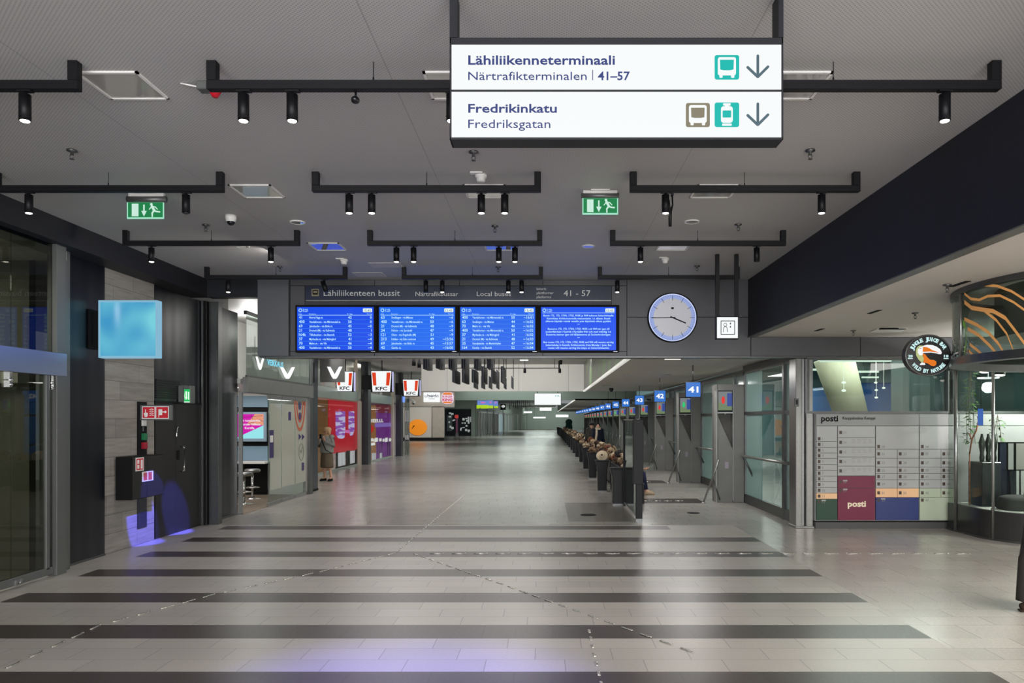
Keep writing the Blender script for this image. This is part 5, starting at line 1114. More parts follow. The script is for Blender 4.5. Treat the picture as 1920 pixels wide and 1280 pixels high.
for xa, ya, xb, yb, m, n, pale in doors:
    dr = MB().pbox(xa+.35, ya+.4, xb-.35, yb-.4, d+.03, .03).build('locker_door', m, t, bevel=.002)
    small = yb-ya < 24
    yl = (yb-8.2 if n in (1, 20, 34) else ya+2) if not small else (ya+yb)/2-3
    if n == 13: yl = ya+9
    b = MB().pbox(xa+3, yl, xa+8, yl+6, d+.028, .002, 0)
    b.ptext(str(n), xa+11, yl+5.6, d+.029, 5, None, m=1)
    if pale: b.pbox(xa+10, yl-.6, xa+18, yl+2, d+.0285, .002, 2)
    if n in (14, 15, 16, 17):
        for k in range(4):
            for j in range(4): b.pbox(xa+26+k*10.5, yl-2.5+j*2.2, xa+26+k*10.5+[8, 5, 6, 7][(j+k+n) % 4], yl-2.1+j*2.2, d+.0285, .002, 1)
    b.build('number_label', [BRN, NUM, LW], dr)
    if n == 19: b = MB(); b.ptext('posti', 1589.5, 949.5, d+.029, 11.5, 34, 'l', .03); b.build('lettering', mat('cream', (228, 214, 186), .5), dr)

# ---------------------------------------------------------------- juice kiosk with curved glass
kc = (7.95, 12.0); KR_ = 1.0
def wrap(r, z0, z1, m=0, inner=None, b=None, y1=12.80, n=20, x1=10.3):   # quarter round from the side to a straight front
    b = b or MB(); pts = [(kc[0]-r, y1)]+[(kc[0]-r*math.cos(q*PI/2/n), kc[1]-r*math.sin(q*PI/2/n)) for q in range(n+1)]+[(x1, kc[1]-r)]
    i = r-inner; pin = [(kc[0]-i, y1)]+[(kc[0]-i*math.cos(q*PI/2/n), kc[1]-i*math.sin(q*PI/2/n)) for q in range(n+1)]+[(x1, kc[1]-i)]
    k = len(pts); vs = [(x, y, z) for z in (z0, z1) for x, y in pts]+[(x, y, z) for z in (z0, z1) for x, y in pin]
    fs = []
    for j in range(k-1):
        fs += [(j, j+1, k+j+1, k+j), (2*k+j, 3*k+j, 3*k+j+1, 2*k+j+1), (k+j, k+j+1, 3*k+j+1, 3*k+j), (j, 2*k+j, 2*k+j+1, j+1)]
    fs += [(0, k, 3*k, 2*k), (k-1, 3*k-1, 4*k-1, 2*k-1)]
    return b.add(vs, fs, m, False)
t = thing('juice_kiosk', 'round cornered glass juice kiosk with dark metal base', 'kiosk', (8.5, 12.0, 0))
wrap(1.0, 0, .46, 0, .03).build('base_panel', mat('kiosk_base', (66, 66, 66), .25, .6), t)
wrap(1.012, 0, .03, 0, .03).build('kick_trim', M['steel_dark'], t)
wrap(.965, .43, .47, 0, .955, y1=12.0).box(kc[0]-.965, 10.2, 12.0, 12.76, .43, .47).build('counter_ledge', M['white'], t)
wrap(.99, .46, 2.74, 0, .012).build('curved_glass', glass_mat('kiosk_glass', (228, 234, 230), .01, ior=1.28), t)
for q, w2 in ((22, .022), (58, .03), (66, .022)):
    a = math.radians(q); x, y = kc[0]-1.0*math.cos(a), kc[1]-1.0*math.sin(a)
    MB().cyl((x, y, .02), (x, y, 2.74 if q != 66 else .46), w2, n=10).build('glass_post', M['steel'], t)
MB().cyl((kc[0]-1.0, 12.55, .02), (kc[0]-1.0, 12.55, 2.74), .03, n=10).build('glass_post', M['steel'], t)
wrap(1.03, 2.74, 2.88, 0, .1).build('head_ring', M['steel_dark'], t)
# inside the kiosk
q = P(1851, 957, 12.2)
tag(MB().box(7.13, 7.45, 12.1, 12.5, .47, 1.20).build('tall_box', mat('kiosk_box', (44, 48, 52), .3), origin=(7.29, 12.3, .47), bevel=.01), 'tall dark box on the white ledge inside the glass kiosk', 'box')
tag(MB().ball((7.52, 11.75, .55), .30, .24, .14, 18, 10, fn=lambda v: Vector((max(-.8, min(.8, v.x))/.8, max(-.8, min(.8, v.y))/.8, max(-.6, min(.7, v.z))/.7))).build('seat_cushion', mat('cushion_grey', (64, 62, 62), .8), origin=(7.52, 11.75, .47)), 'grey rounded cushion on the kiosk ledge before the tall box', 'cushion')
tag(MB().box(7.5, 7.76, 12.2, 12.45, .47, 1.08).build('navy_cabinet', mat('kiosk_navy', (16, 22, 44), .3), origin=(7.63, 12.3, .47), bevel=.006), 'navy cabinet under the framed menus inside the kiosk', 'cabinet')
for k, (x0, x1) in enumerate(((1873, 1888), (1889, 1902), (1904, 1924))):
    t2 = thing('menu_board', ['black framed menu panel with navy sheet', 'narrow black framed menu panel', 'widest black framed menu panel with small print'][k]+' in the kiosk', 'menu', P((x0+x1)/2, 882, 12.15), 'framed kiosk menus')
    MB().pbox(x0, 828.5, x1, 882, 12.15, .03).build('frame', M['black'], t2)
    MB().pbox(x0+1.5, 831, x1-1.5, 880, 12.145, .01).build('sheet', [mat('menu_navy', (26, 34, 60), .4), mat('menu_pale', (180, 178, 178), .4), mat('menu_beige', (176, 170, 166), .4)][k], t2)
    q = P((x0+x1)/2, 882, 12.15); MB().cyl((q[0], 12.17, q[2]), (q[0], 12.17, 1.08 if k == 0 else .46), .012, n=8).build('stand', M['black'], t2)
VG = mat('vase_glass', (60, 64, 60), .1, .3)
for k, x in enumerate((1841, 1853, 1864)):
    q = P(x, 866, 12.3)
    tag(MB().lathe((q[0], 12.3, 1.20), [(.001, 0), (.03, 0), (.04, .06), (.028, .14), (.045, .24), (.05, .32), (.02, .42), (.018, .46)], 12).build('glass_bottle', VG, origin=(q[0], 12.3, 1.20)), 'dark slender bottle on the tall kiosk box, %s of three' % ['outermost', 'middle', 'innermost'][k], 'bottle', 'bottles in the kiosk')
LEAF = mat('leaf_green', (84, 130, 60), .6, var=.3)
def plant(x, y, z, n, h, lab, sd):
    rr = random.Random(sd); t2 = thing('hanging_plant', lab, 'plant', (x, y, z), 'plants in the kiosk')
    b = MB(); s = MB()
    for k in range(n):
        a = rr.uniform(0, 2*PI); dz = -rr.uniform(.05, h); r = rr.uniform(.02, .10); p = Vector((x+r*math.cos(a), y+r*math.sin(a), z+dz))
        l = Vector((math.cos(a+rr.uniform(-1, 1)), math.sin(a), rr.uniform(-.8, .3))).normalized()*rr.uniform(.05, .09); c = l.cross(Vector((0, 0, 1)))*.35
        b.add([p, p+l*.5+c, p+l, p+l*.5-c+Vector((0, 0, .01))], [(0, 1, 2, 3)])
    for k in range(5): a = k*1.3; s.limb([(x, y, z), (x+.05*math.cos(a), y+.05*math.sin(a), z-h*.5), (x+.07*math.cos(a+.5), y+.07*math.sin(a+.5), z-h)], .004, 5)
    b.build('leaves', LEAF, t2); s.build('stems', mat('stem_brown', (92, 80, 50), .7), t2)
plant(7.14, 12.45, 2.74, 150, 1.25, 'trailing green plant hanging at the kiosk glass edge', 1); plant(7.60, 12.45, 1.98, 60, .6, 'small green trailing plant above the kiosk bottles', 2)
q = P(1839, 766, 12.2)
MBb = MB().cyl((q[0], 12.2, q[2]), (q[0], 12.2, 2.80), .004, n=6).pbox(1834.5, 766, 1843.5, 797, 12.19, .02, 1); tag(MBb.build('blue_tag', [M['black'], emis('tag_blue', (80, 130, 236), .8)], origin=q), 'bright blue tag hanging inside the kiosk glass', 'tag')
tag(MB().limb([P(1818, 850, 12.3), P(1822, 824, 12.3), P(1817, 812, 12.3)], .012, 8).limb([P(1822, 824, 12.3), P(1830, 808, 12.3), P(1834, 792, 12.3), P(1833, 780, 12.3)], .013, 8).limb([P(1818, 850, 12.3), (P(1818, 850, 12.3)[0], 12.3, .47)], .01, 8).build('branch', mat('branch_orange', (150, 84, 50), .6), origin=P(1818, 850, 12.3)), 'orange brown forked branch standing inside the kiosk', 'branch')
MINTP = emis('kiosk_mint', (120, 196, 184), .55)
tag(MB().box(8.3, 10.2, 12.74, 12.78, 2.10, 2.70).build('menu_screen', [MINTP], origin=(9, 12.76, 2.1)), 'large mint green lit menu screen at the kiosk back', 'screen')
for k, (x, y, dd) in enumerate(((1846, 697, 12.2), (1875, 703, 12.1))):
    q = P(x, y, dd); t2 = thing('kiosk_spot', 'white shining spotlight inside the kiosk head, %s' % ['outer one', 'inner one'][k], 'spotlight', q, 'kiosk spotlights')
    MB().cyl(q, (q[0]+.04, dd, q[2]+.16), .07, n=16).cyl((q[0]+.04, dd, q[2]+.1), (q[0]+.04, dd, 2.80), .02, n=8).build('housing', M['black'], t2)
    MB().ball(q, .075, .075, .022, 16, 6).build('lens', M['lens'], t2)
q = P(1853, 708.5, 11.9); tag(MB().lathe((q[0], 11.9, q[2]), [(.001, -.012), (.15, -.01), (.16, .01), (.001, .012)], 24).cyl((q[0], 11.9, q[2]), (q[0], 11.9, 2.8), .006, n=6).build('disc_lamp', emis('disc_lamp', (244, 244, 250), 1.5), origin=q), 'flat oval white lamp below the kiosk spotlights', 'lamp')
light('POINT', 'kiosk_light', (8.3, 12.0, 2.5), 240, (1, 1, .98), .1)
light('POINT', 'canopy_fill', (5.0, 7.8, 2.9), 14, (1, .97, .92), .1)  # added point light to brighten the inside of the drum
# glass drum canopy with orange waves
cc = (6.15, 7.8); RC = 1.64; zb = 2.50
t = thing('glass_canopy', 'curved glass drum with orange wavy lines hanging from the side ceiling', 'canopy', (cc[0], cc[1], Z2))
MB().lathe((cc[0], cc[1], 0), [(RC-.12, zb), (RC+.03, zb), (RC+.03, zb+.085), (RC-.12, zb+.085), (RC-.12, zb)], 96, smooth=False).build('bottom_ring', M['steel_dark'], t)
MB().lathe((cc[0], cc[1], 0), [(RC-.06, Z2-.06), (RC+.02, Z2-.06), (RC+.02, Z2), (RC-.06, Z2), (RC-.06, Z2-.06)], 96, smooth=False).build('top_ring', M['steel_dark'], t)
MB().lathe((cc[0], cc[1], 0), [(RC, zb+.085), (RC, Z2-.06), (RC-.01, Z2-.06), (RC-.01, zb+.085), (RC, zb+.085)], 96).build('curved_glass', M['glass'], t)
MB().lathe((cc[0], cc[1], 0), [(RC-.42, zb+.3), (RC-.42, Z2)], 64).build('inner_drum', mat('drum_dark', (96, 100, 94), .5, var=.25, scale=2), t)
def on_drum(x, y):                                              # where the ray of a photo pixel first meets the drum
    dx, dz = (x-CX)/F, -(y-CY)/F; A = dx*dx+1; B = -2*(dx*cc[0]+cc[1]); C_ = cc[0]**2+cc[1]**2-(RC+.004)**2
    s = (-B-math.sqrt(max(0, B*B-4*A*C_)))/(2*A); return Vector((dx*s, s, CH+dz*s))
def wave(pts, w2, b):
    m2 = []
    for i in range(len(pts)-1):
        for k in range(6): u = k/6; m2.append((pts[i][0]*(1-u)+pts[i+1][0]*u, pts[i][1]*(1-u)+pts[i+1][1]*u))
    m2.append(pts[-1]); a = [on_drum(x, y-w2/2) for x, y in m2]; c = [on_drum(x, y+w2/2) for x, y in m2]
    k = len(m2); b.add(a+c, [(i, i+1, k+i+1, k+i) for i in range(k-1)])
ORW = mat('wave_orange', (196, 140, 78), .5, emit=(200, 140, 76), strength=.25)
for pts, w2 in (([(1826, 537), (1842, 534), (1870, 536), (1897, 546), (1925, 564)], 5), ([(1808, 550), (1820, 560), (1836, 562), (1852, 555), (1875, 554), (1900, 566), (1925, 584)], 5),
                ([(1808, 566), (1822, 577), (1840, 580), (1862, 583), (1885, 596), (1902, 618), (1922, 645)], 8), ([(1845, 582), (1868, 600), (1888, 626), (1902, 662)], 6),
                ([(1808, 598), (1830, 608), (1852, 622), (1872, 644), (1885, 666)], 7), ([(1814, 616), (1835, 628), (1855, 647), (1872, 667)], 7), ([(1818, 645), (1832, 656), (1846, 669)], 6), ([(1817, 658), (1824, 665), (1829, 672)], 5)):
    b = MB(); wave(pts, w2, b); b.build('wave_line', ORW, t)
b = MB(); wave([(1805, 604), (1810, 612), (1812, 640), (1808, 662)], 12, b); b.build('green_print', mat('print_green', (120, 176, 60), .5), t)
b = MB(); p0 = on_drum(1803, 600); b.cyl((p0[0]-.01, p0[1], zb+.085), (p0[0]-.01, p0[1], Z2-.06), .018, n=8).build('joint_post', M['steel'], t)
# round toucan sign on a bracket
d = 8.42
t = thing('round_sign', 'round black hanging sign with an orange billed bird and curved lettering', 'sign', P(1740, 665, d))
SB_ = mat('sign_black', (24, 22, 24), .3); OR_ = emis('bird_orange', (232, 120, 24), .95); LI_ = emis('bird_lime', (196, 206, 140), .85); WI = emis('bird_white', (244, 244, 246), 1.0); MI = emis('sign_mint', (206, 240, 240), 1.0)
c = P(1741, 665.5, d); k = d/F
def sx(u, v): return (1741+u*43, 665.5+v*37.5)
MB().prism([P(x, y, d) for x, y in ell(1741, 665.5, 43.5, 38, 56)], (0, 1, 0), .09).build('sign_disc', SB_, t, bevel=.004)
pts = [P(x, y, d-.006) for x, y in ell(1741, 665.5, 43, 37.5, 56)]
MB().limb(pts+[pts[0]], .008, 8, cap=False).build('rim', M['steel_dark'], t)
z5 = lambda x, y: (1680+x/12.8, 610+y/12.8)                     # from a magnified crop of the photo
def bp(pts, m, lay): b = MB().pprism([z5(*p) for p in pts], d-.004*lay, .004); return b.build({OR_: 'orange_shape', LI_: 'lime_shape', WI: 'white_shape', SB_: 'eye'}[m], m, t)
bp([(640, 490), (740, 462), (880, 470), (980, 510), (1060, 570), (1100, 640), (1085, 690), (1040, 688), (960, 665), (840, 650), (720, 655), (640, 660)], WI, 1)
bp([(655, 512), (740, 518), (800, 545), (870, 590), (960, 620), (1030, 655), (940, 640), (820, 622), (720, 628), (645, 632)], OR_, 2)
bp([(640, 480), (560, 480), (505, 530), (478, 610), (490, 720), (540, 810), (610, 880), (650, 880), (668, 800), (640, 720), (650, 640), (655, 520)], LI_, 1)
bp([(645, 505), (575, 520), (530, 580), (525, 650), (560, 705), (620, 715), (650, 690), (640, 600)], WI, 2)
bp([(640, 670), (700, 690), (760, 770), (820, 820), (920, 830), (970, 870), (965, 940), (920, 975), (850, 965), (780, 915), (710, 890), (660, 900), (672, 800), (650, 720)], OR_, 2)
bp([(575, 930), (610, 890), (640, 885), (660, 895), (690, 900), (705, 945), (580, 948)], WI, 2)
bp([(570, 548), (600, 540), (600, 555), (575, 562)], SB_, 3)
def arc_text(s, r, a0, a1, h, flip, name):
    b = MB(); vs = []
    for i, ch in enumerate(s):
        if ch == ' ': continue
        a = math.radians(a0+(a1-a0)*i/(len(s)-1)); rr = r
        x, y = 1741+43*rr*math.sin(a), 665.5-37.5*rr*math.cos(a)
        up = Vector((math.sin(a), 0, math.cos(a)))*(-1 if flip else 1); right = Vector((up.z, 0, -up.x))
        b.text(ch, Vector(P(x, y, d-.001))-up*h*k*.5, right, up, height=h*k, width=5.1*k if ch != 'I' else 2*k, align='c', bold=.04, thick=.003)
    b.build(name, MI, t)
arc_text('JUNGLE JUICE BAR', .80, -66, 62, 7, False, 'upper_lettering'); arc_text('WILD BY NATURE', .80, 233, 127, 7, True, 'lower_lettering')
for s, x in (('20', 1707), ('10', 1774)):
    b = MB(); b.ptext(s, x, 669.5, d-.001, 4.6, 8.5, 'c', .03, thick=.003).pbox(x-4.5, 671, x+4.5, 672.6, d-.003, .003); b.build('year_lettering', MI, t)
a = P(1783, 661, d); a2 = on_drum(1803, 655)
MB().limb([(a[0], d+.045, a[2]), (a[0]+.07, d+.045, a[2]-.003), (a2[0]+.02, a2[1], a2[2]+.03)], .018, 10).limb([(a[0], d+.045, a[2]-.03), (a2[0]+.02, a2[1], a2[2]-.02)], .014, 10).build('bracket_arm', M['chrome'], t)
# ---------------------------------------------------------------- people
SKIN = mat('skin', (196, 152, 128), .55); MOUTH = mat('lips', (150, 84, 78), .5); EYE = mat('eye_dark', (34, 28, 26), .3)
def skin_body(J, edges, root='pelvis'):                         # one skinned surface over the joints {name: (pos, rx, ry)}
    names = list(J); me = bpy.data.meshes.new('b'); me.from_pydata([J[n][0] for n in names], [(names.index(a), names.index(b)) for a, b in edges], [])
    o = bpy.data.objects.new('b', me); COL.objects.link(o)
    o.modifiers.new('s', 'SKIN').use_smooth_shade = True
    if not me.skin_vertices: me.attributes.new('skin', 'FLOAT', 'POINT') if False else None
    bm = bmesh.new(); bm.from_mesh(me); bm.verts.layers.skin.verify(); bm.to_mesh(me); bm.free()
    for n, sv in zip(names, me.skin_vertices[0].data):
        sv.radius = (J[n][1], J[n][2]); sv.use_root = n == root
    s = o.modifiers.new('d', 'SUBSURF'); s.levels = 1
    dg = bpy.context.evaluated_depsgraph_get(); dg.update()
    m2 = bpy.data.meshes.new_from_object(o.evaluated_get(dg))
    vs = [v.co.copy() for v in m2.vertices]; fs = [tuple(p.vertices) for p in m2.polygons]
    bpy.data.objects.remove(o); bpy.data.meshes.remove(me); bpy.data.meshes.remove(m2)
    return vs, fs
def person(name, label, loc, rz, pose, clothes, skinm=SKIN, sc=1.0):
    """pose: joints in metres facing -Y; clothes: callback adding children to the body."""
    p = dict(pelvis=(0, 0, .93), waist=(0, 0, 1.08), chest=(0, 0, 1.30), neck=(0, .01, 1.46), skull=(0, -.01, 1.56), top=(0, 0, 1.64))
    for s, n in ((-1, 'R'), (1, 'L')):
        p.update({'sh'+n: (s*.17, 0, 1.39), 'el'+n: (s*.23, .03, 1.12), 'wr'+n: (s*.24, -.08, .88), 'hp'+n: (s*.09, 0, .88), 'kn'+n: (s*.10, -.01, .49), 'an'+n: (s*.10, .02, .085), 'toe'+n: (s*.115, -.14, .04)})
    p.update(pose)
    rad = dict(pelvis=(.14, .11), waist=(.13, .10), chest=(.15, .11), neck=(.055, .055), skull=(.075, .09), top=(.06, .07))
    for n in 'RL': rad.update({'sh'+n: (.06, .06), 'el'+n: (.042, .042), 'wr'+n: (.028, .028), 'hp'+n: (.085, .09), 'kn'+n: (.058, .058), 'an'+n: (.040, .042), 'toe'+n: (.034, .03)})
    E = [('pelvis', 'waist'), ('waist', 'chest'), ('chest', 'neck'), ('neck', 'skull'), ('skull', 'top')]
    for n in 'RL': E += [('chest', 'sh'+n), ('sh'+n, 'el'+n), ('el'+n, 'wr'+n), ('pelvis', 'hp'+n), ('hp'+n, 'kn'+n), ('kn'+n, 'an'+n), ('an'+n, 'toe'+n)]
    b = MB(); b.add(*skin_body({k: (Vector(p[k]), *rad[k]) for k in p if k in rad}, E), 0, True)
    hd = Vector(p['skull']); fw = Vector(pose.get('face', (0, -1, 0))).normalized(); side = fw.cross(Vector((0, 0, 1))).normalized(); upv = side.cross(fw)
    A = lambda u, f, h: hd+side*u+fw*f+upv*h
    b.ball(hd+upv*.015, .074, .088, .112, 16, 12, 0)
    b.ball(A(0, .095, -.01), .014, .018, .022, 8, 6, 0); b.ball(A(0, .082, -.052), .026, .008, .007, 8, 6, 1); b.ball(A(0, .07, -.085), .03, .02, .022, 8, 6, 0)
    for s in (-1, 1): b.ball(A(s*.030, .083, .018), .011, .006, .007, 8, 6, 2); b.ball(A(s*.078, -.005, -.005), .012, .02, .032, 8, 6, 0)
    for n in 'RL':                                              # palm, four unequal fingers, a thumb from the palm's side
        w = Vector(p['wr'+n]); e = Vector(p['el'+n]); d = Vector(pose.get('hand'+n, (w-e))).normalized(); s = d.cross(Vector((0, 1, .2))).normalized(); c = s.cross(d)
        b.limb([w-d*.01, w+d*.035, w+d*.085], [.026, .038, .036], 10, 0, flat=.5)
        for k, L in enumerate((.062, .074, .070, .054)):
            o = w+d*.08+s*(.027-.018*k); b.limb([o, o+d*L*.5+c*.006, o+d*L*.8+c*.022, o+d*L+c*.036], [.009, .0085, .008, .006], 7)
        o = w+d*.03+s*.034; b.limb([o, o+s*.022+d*.02+c*.01, o+s*.030+d*.05+c*.02], [.012, .010, .008], 7)
    for i, v in enumerate(b.v): b.v[i] = v*sc
    rot = Matrix.Rotation(rz, 4, 'Z'); L0 = Vector(loc)
    def place(mb):
        for i, v in enumerate(mb.v): mb.v[i] = rot @ Vector(v)+L0
        return mb
    body = place(b).build(name, [skinm, MOUTH, EYE], origin=loc); tag(body, label, 'person')
    def wear(nm, mb, mats):
        for i, v in enumerate(mb.v): mb.v[i] = Vector(v)*sc
        return place(mb).build(nm, mats, body)
    clothes(wear, p, A); return body
def sleeve(p, n, r0=.075, r1=.05, ext=.0): return MB().ball(Vector(p['sh'+n])+Vector((0, 0, .012)), r0*1.06, r0*1.06, r0*1.0, 14, 10).limb([Vector(p['sh'+n])+Vector((0, 0, .006)), p['sh'+n], p['el'+n], Vector(p['wr'+n]).lerp(Vector(p['el'+n]), .08)], [r0*.96, r0, (r0+r1)/2+.004, r1], 14)
def leg(p, n, r=(.105, .09, .075, .068), hem=.09): 
    a = Vector(p['an'+n]); k = Vector(p['kn'+n]); return MB().limb([Vector(p['hp'+n])+Vector((0, 0, .06)), p['hp'+n], k, a.lerp(k, .5), a.lerp(k, hem)], [r[0], r[0], r[1], r[2]+.004, r[3]], 14)
def shoe(p, n, boot=0):
    a = Vector(p['an'+n]); t = Vector(p['toe'+n]); d = (t-a); d.z = 0; d = d.normalized(); z = t.z-.04
    b = MB().limb([Vector((a.x, a.y, a.z-.04))-d*.05, Vector((a.x, a.y, a.z-.03)), Vector((a.x, a.y, a.z-.04))+d*.08, Vector((t.x, t.y, t.z))+d*.01, Vector((t.x, t.y, t.z-.01))+d*.06], [.036, .05, .046, .042, .022], 12, flat=.9)
    if boot: b.limb([Vector(a)-Vector((0, 0, .03)), Vector(a)+Vector((0, 0, boot))], [.05, .055], 12)
    b.limb([Vector((a.x, a.y, z+.012))-d*.06, Vector((t.x, t.y, z+.012))+d*.06], [.045, .038], 10, flat=.25); return b
cl = lambda nm, c, r=.85: mat('cloth_'+nm, c, r, spec=.2, var=.12, scale=14)
C_GREY, C_BRN, C_HAIR, C_BLK, C_NAVY, C_CREAM, C_GREEN, C_DK, C_JEAN = cl('grey', (132, 132, 128)), cl('brown', (96, 84, 70)), cl('hair', (178, 146, 112)), cl('black', (22, 22, 24)), cl('navy', (28, 32, 46)), cl('cream', (206, 190, 164)), cl('green', (22, 58, 54)), cl('dark', (52, 50, 48)), cl('jean', (38, 40, 66))
def woman(wear, p, A):
    wear('skirt', MB().loft([(0, 0, .42, .21, .17), (0, 0, .50, .215, .175), (0, 0, .80, .20, .16), (0, 0, 1.0, .165, .135), (0, 0, 1.04, .16, .13)], 26, 0, .03, 1), C_BRN)
    wear('jacket', MB().loft([(0, 0, .90, .225, .18), (0, 0, .95, .23, .185), (0, 0, 1.15, .215, .17), (0, 0, 1.32, .215, .155), (0, .0, 1.40, .18, .13), (0, .01, 1.46, .09, .08)], 26, 0, .02, 2), C_GREY)
    for n in 'RL': wear('sleeve', sleeve(p, n, .085, .06), C_GREY)
    wear('collar', MB().lathe((0, .0, 1.43), [(.09, 0), (.11, .02), (.10, .055), (.08, .06), (.075, .01)], 20), C_HAIR)
    wear('fur_hat', MB().ball(A(0, -.025, .075), .135, .135, .095, 20, 12, fn=lambda v: v*(1+.10*mnoise.noise(v*3.5))).ball(A(.09, -.03, -.01), .05, .06, .09, 12, 8, fn=lambda v: v*(1+.12*mnoise.noise(v*4))).ball(A(-.09, -.03, -.01), .05, .06, .09, 12, 8, fn=lambda v: v*(1+.12*mnoise.noise(v*4))), C_HAIR)
    wear('bag_strap', MB().limb([(-.13, -.14, 1.40), (-.04, -.185, 1.22), (.08, -.19, 1.0), (.20, -.08, .90)], [.014]*4, 8), C_BLK)
    wear('phone', MB().box(-.10, -.03, -.27, -.255, 1.36, 1.50), M['blackgloss'])
    for n in 'RL': wear('shoe', shoe(p, n), C_BLK)
person('person', 'woman in pale fur hat, grey jacket and brown skirt standing by the red window display', (-6.78, 22.9, 0), math.radians(-18),
       dict(elR=(-.27, -.06, 1.14), wrR=(-.12, -.24, 1.34), handR=(.35, -.1, 1), elL=(.27, -.05, 1.14), wrL=(.08, -.25, 1.30), handL=(-.4, -.05, 1), anL=(.13, .03, .085), toeL=(.16, -.13, .04), face=(-.5, -1, -.2)), woman, sc=.965)
def coat_person(coat, extra):
    def f(wear, p, A):
        wear('coat', MB().loft([(0, 0, .52, .25, .20), (0, 0, .75, .24, .19), (0, 0, 1.02, .20, .16), (0, 0, 1.30, .225, .16), (0, 0, 1.40, .185, .135), (0, .01, 1.47, .085, .08)], 26, 0, .025, 3), coat)
        for n in 'RL': wear('sleeve', sleeve(p, n, .085, .06), coat); wear('trouser_leg', leg(p, n), C_BLK); wear('shoe', shoe(p, n), C_BLK)
        extra(wear, p, A)
    return f
def x_scarf(wear, p, A):
    wear('hair', MB().ball(A(0, -.025, .035), .088, .10, .115, 16, 10), C_BLK)
    wear('scarf', MB().lathe((0, 0, 1.42), [(.10, -.02), (.135, .02), (.12, .08), (.09, .09), (.085, 0)], 20).limb([(-.10, -.10, 1.46), (-.13, -.17, 1.25), (-.18, -.19, 1.0), (-.22, -.15, .78)], [.05, .055, .05, .04], 10, flat=.5), C_CREAM)
person('person', 'person in dark navy coat with long cream scarf standing behind the bundle heap', (2.25, 32.15, 0), math.radians(20), dict(face=(-.6, -1, -.1)), coat_person(C_NAVY, x_scarf), sc=1.02)
def x_cap(wear, p, A):
    wear('cap', MB().ball(A(0, -.01, .07), .10, .11, .07, 16, 8).ball(A(0, .10, .045), .075, .07, .012, 12, 6), C_BLK)
person('person', 'person in black cap and grey coat half hidden beside the one with cream scarf', (2.04, 32.92, 0), math.radians(-15), dict(face=(.3, -1, 0)), coat_person(C_DK, x_cap), sc=1.03)
def x_hood(wear, p, A):
    wear('hat', MB().ball(A(0, -.02, .0), .30, .27, .27, 20, 12, fn=lambda v: Vector((v.x, v.y, max(v.z, -.55)))), C_GREEN)
person('person', 'person with huge rounded dark green hat far along the row of bins', (2.08, 67.5, 0), 0, dict(), coat_person(C_GREEN, x_hood), sc=1.06)
def seated(wear, p, A):
    wear('jacket', MB().loft([(0, 0, .46, .21, .17), (0, 0, .62, .22, .175), (0, 0, .82, .215, .16), (0, .0, .93, .20, .13), (0, .01, 1.0, .09, .085)], 24, 0, .02, 5), C_BLK)
    for n in 'RL':
        wear('sleeve', sleeve(p, n, .08, .055), C_BLK)
        wear('trouser_leg', MB().limb([p['hp'+n], p['kn'+n], Vector(p['an'+n]).lerp(Vector(p['kn'+n]), .12)], [.10, .085, .065], 14), C_JEAN)
        wear('shoe', shoe(p, n), cl('shoe_beige', (170, 150, 126)))
    wear('hair', MB().ball(A(0, -.025, .035), .088, .10, .115, 16, 10), C_BRN)
    wear('phone', MB().box(-.04, .03, -.60, -.585, .60, .74), M['blackgloss'])
person('person', 'seated person in black jacket and blue trousers behind the glass screen, holding a phone', (1.99, 18.75, 0), PI/2,
       dict(pelvis=(0, 0, .54), waist=(0, 0, .66), chest=(0, 0, .84), neck=(0, -.01, .98), skull=(0, -.04, 1.08), top=(0, -.03, 1.16), shR=(-.17, 0, .92), shL=(.17, 0, .92), elR=(-.22, -.16, .70), elL=(.22, -.16, .70), wrR=(-.08, -.46, .64), wrL=(.07, -.46, .64), handR=(.1, -1, .1), handL=(-.1, -1, .1),
            hpR=(-.09, -.05, .53), hpL=(.09, -.05, .53), knR=(-.11, -.46, .51), knL=(.11, -.46, .51), anR=(-.11, -.52, .085), anL=(.12, -.54, .085), toeR=(-.12, -.68, .04), toeL=(.14, -.70, .04), face=(0, -1, -.5)), seated)
def edge_man(wear, p, A):
    wear('coat', MB().loft([(0, -.07, .80, .21, .15), (0, -.08, 1.02, .20, .145), (0, -.12, 1.30, .225, .155), (0, -.13, 1.39, .185, .13), (0, -.15, 1.47, .085, .08)], 24, 0, .02, 6), C_DK)
    for n in 'RL': wear('sleeve', sleeve(p, n, .08, .055), C_DK); wear('trouser_leg', leg(p, n, (.105, .112, .098, .092), .03), C_DK); wear('shoe', shoe(p, n), cl('boot', (58, 46, 36)))
    wear('hair', MB().ball(A(0, -.025, .035), .088, .10, .115, 16, 10), C_BLK)
person('person', 'person in loose dark trousers and brown boots cut by the picture edge', (4.92, 7.42, 0), PI/2, dict(pelvis=(0, -.06, .93), waist=(0, -.09, 1.08), chest=(0, -.12, 1.29), neck=(0, -.15, 1.45), skull=(0, -.19, 1.55), top=(0, -.18, 1.63), shR=(-.17, -.12, 1.38), shL=(.17, -.12, 1.38), elR=(-.23, -.10, 1.11), elL=(.23, -.10, 1.11), wrR=(-.24, -.20, .88), wrL=(.24, -.20, .88), hpL=(.09, -.06, .88), knR=(-.10, .12, .50), anR=(-.10, .17, .085), toeR=(-.11, .01, .04), knL=(.10, -.02, .49), anL=(.10, .0, .085), toeL=(.11, -.16, .04), hpR=(-.09, -.03, .88)), edge_man)

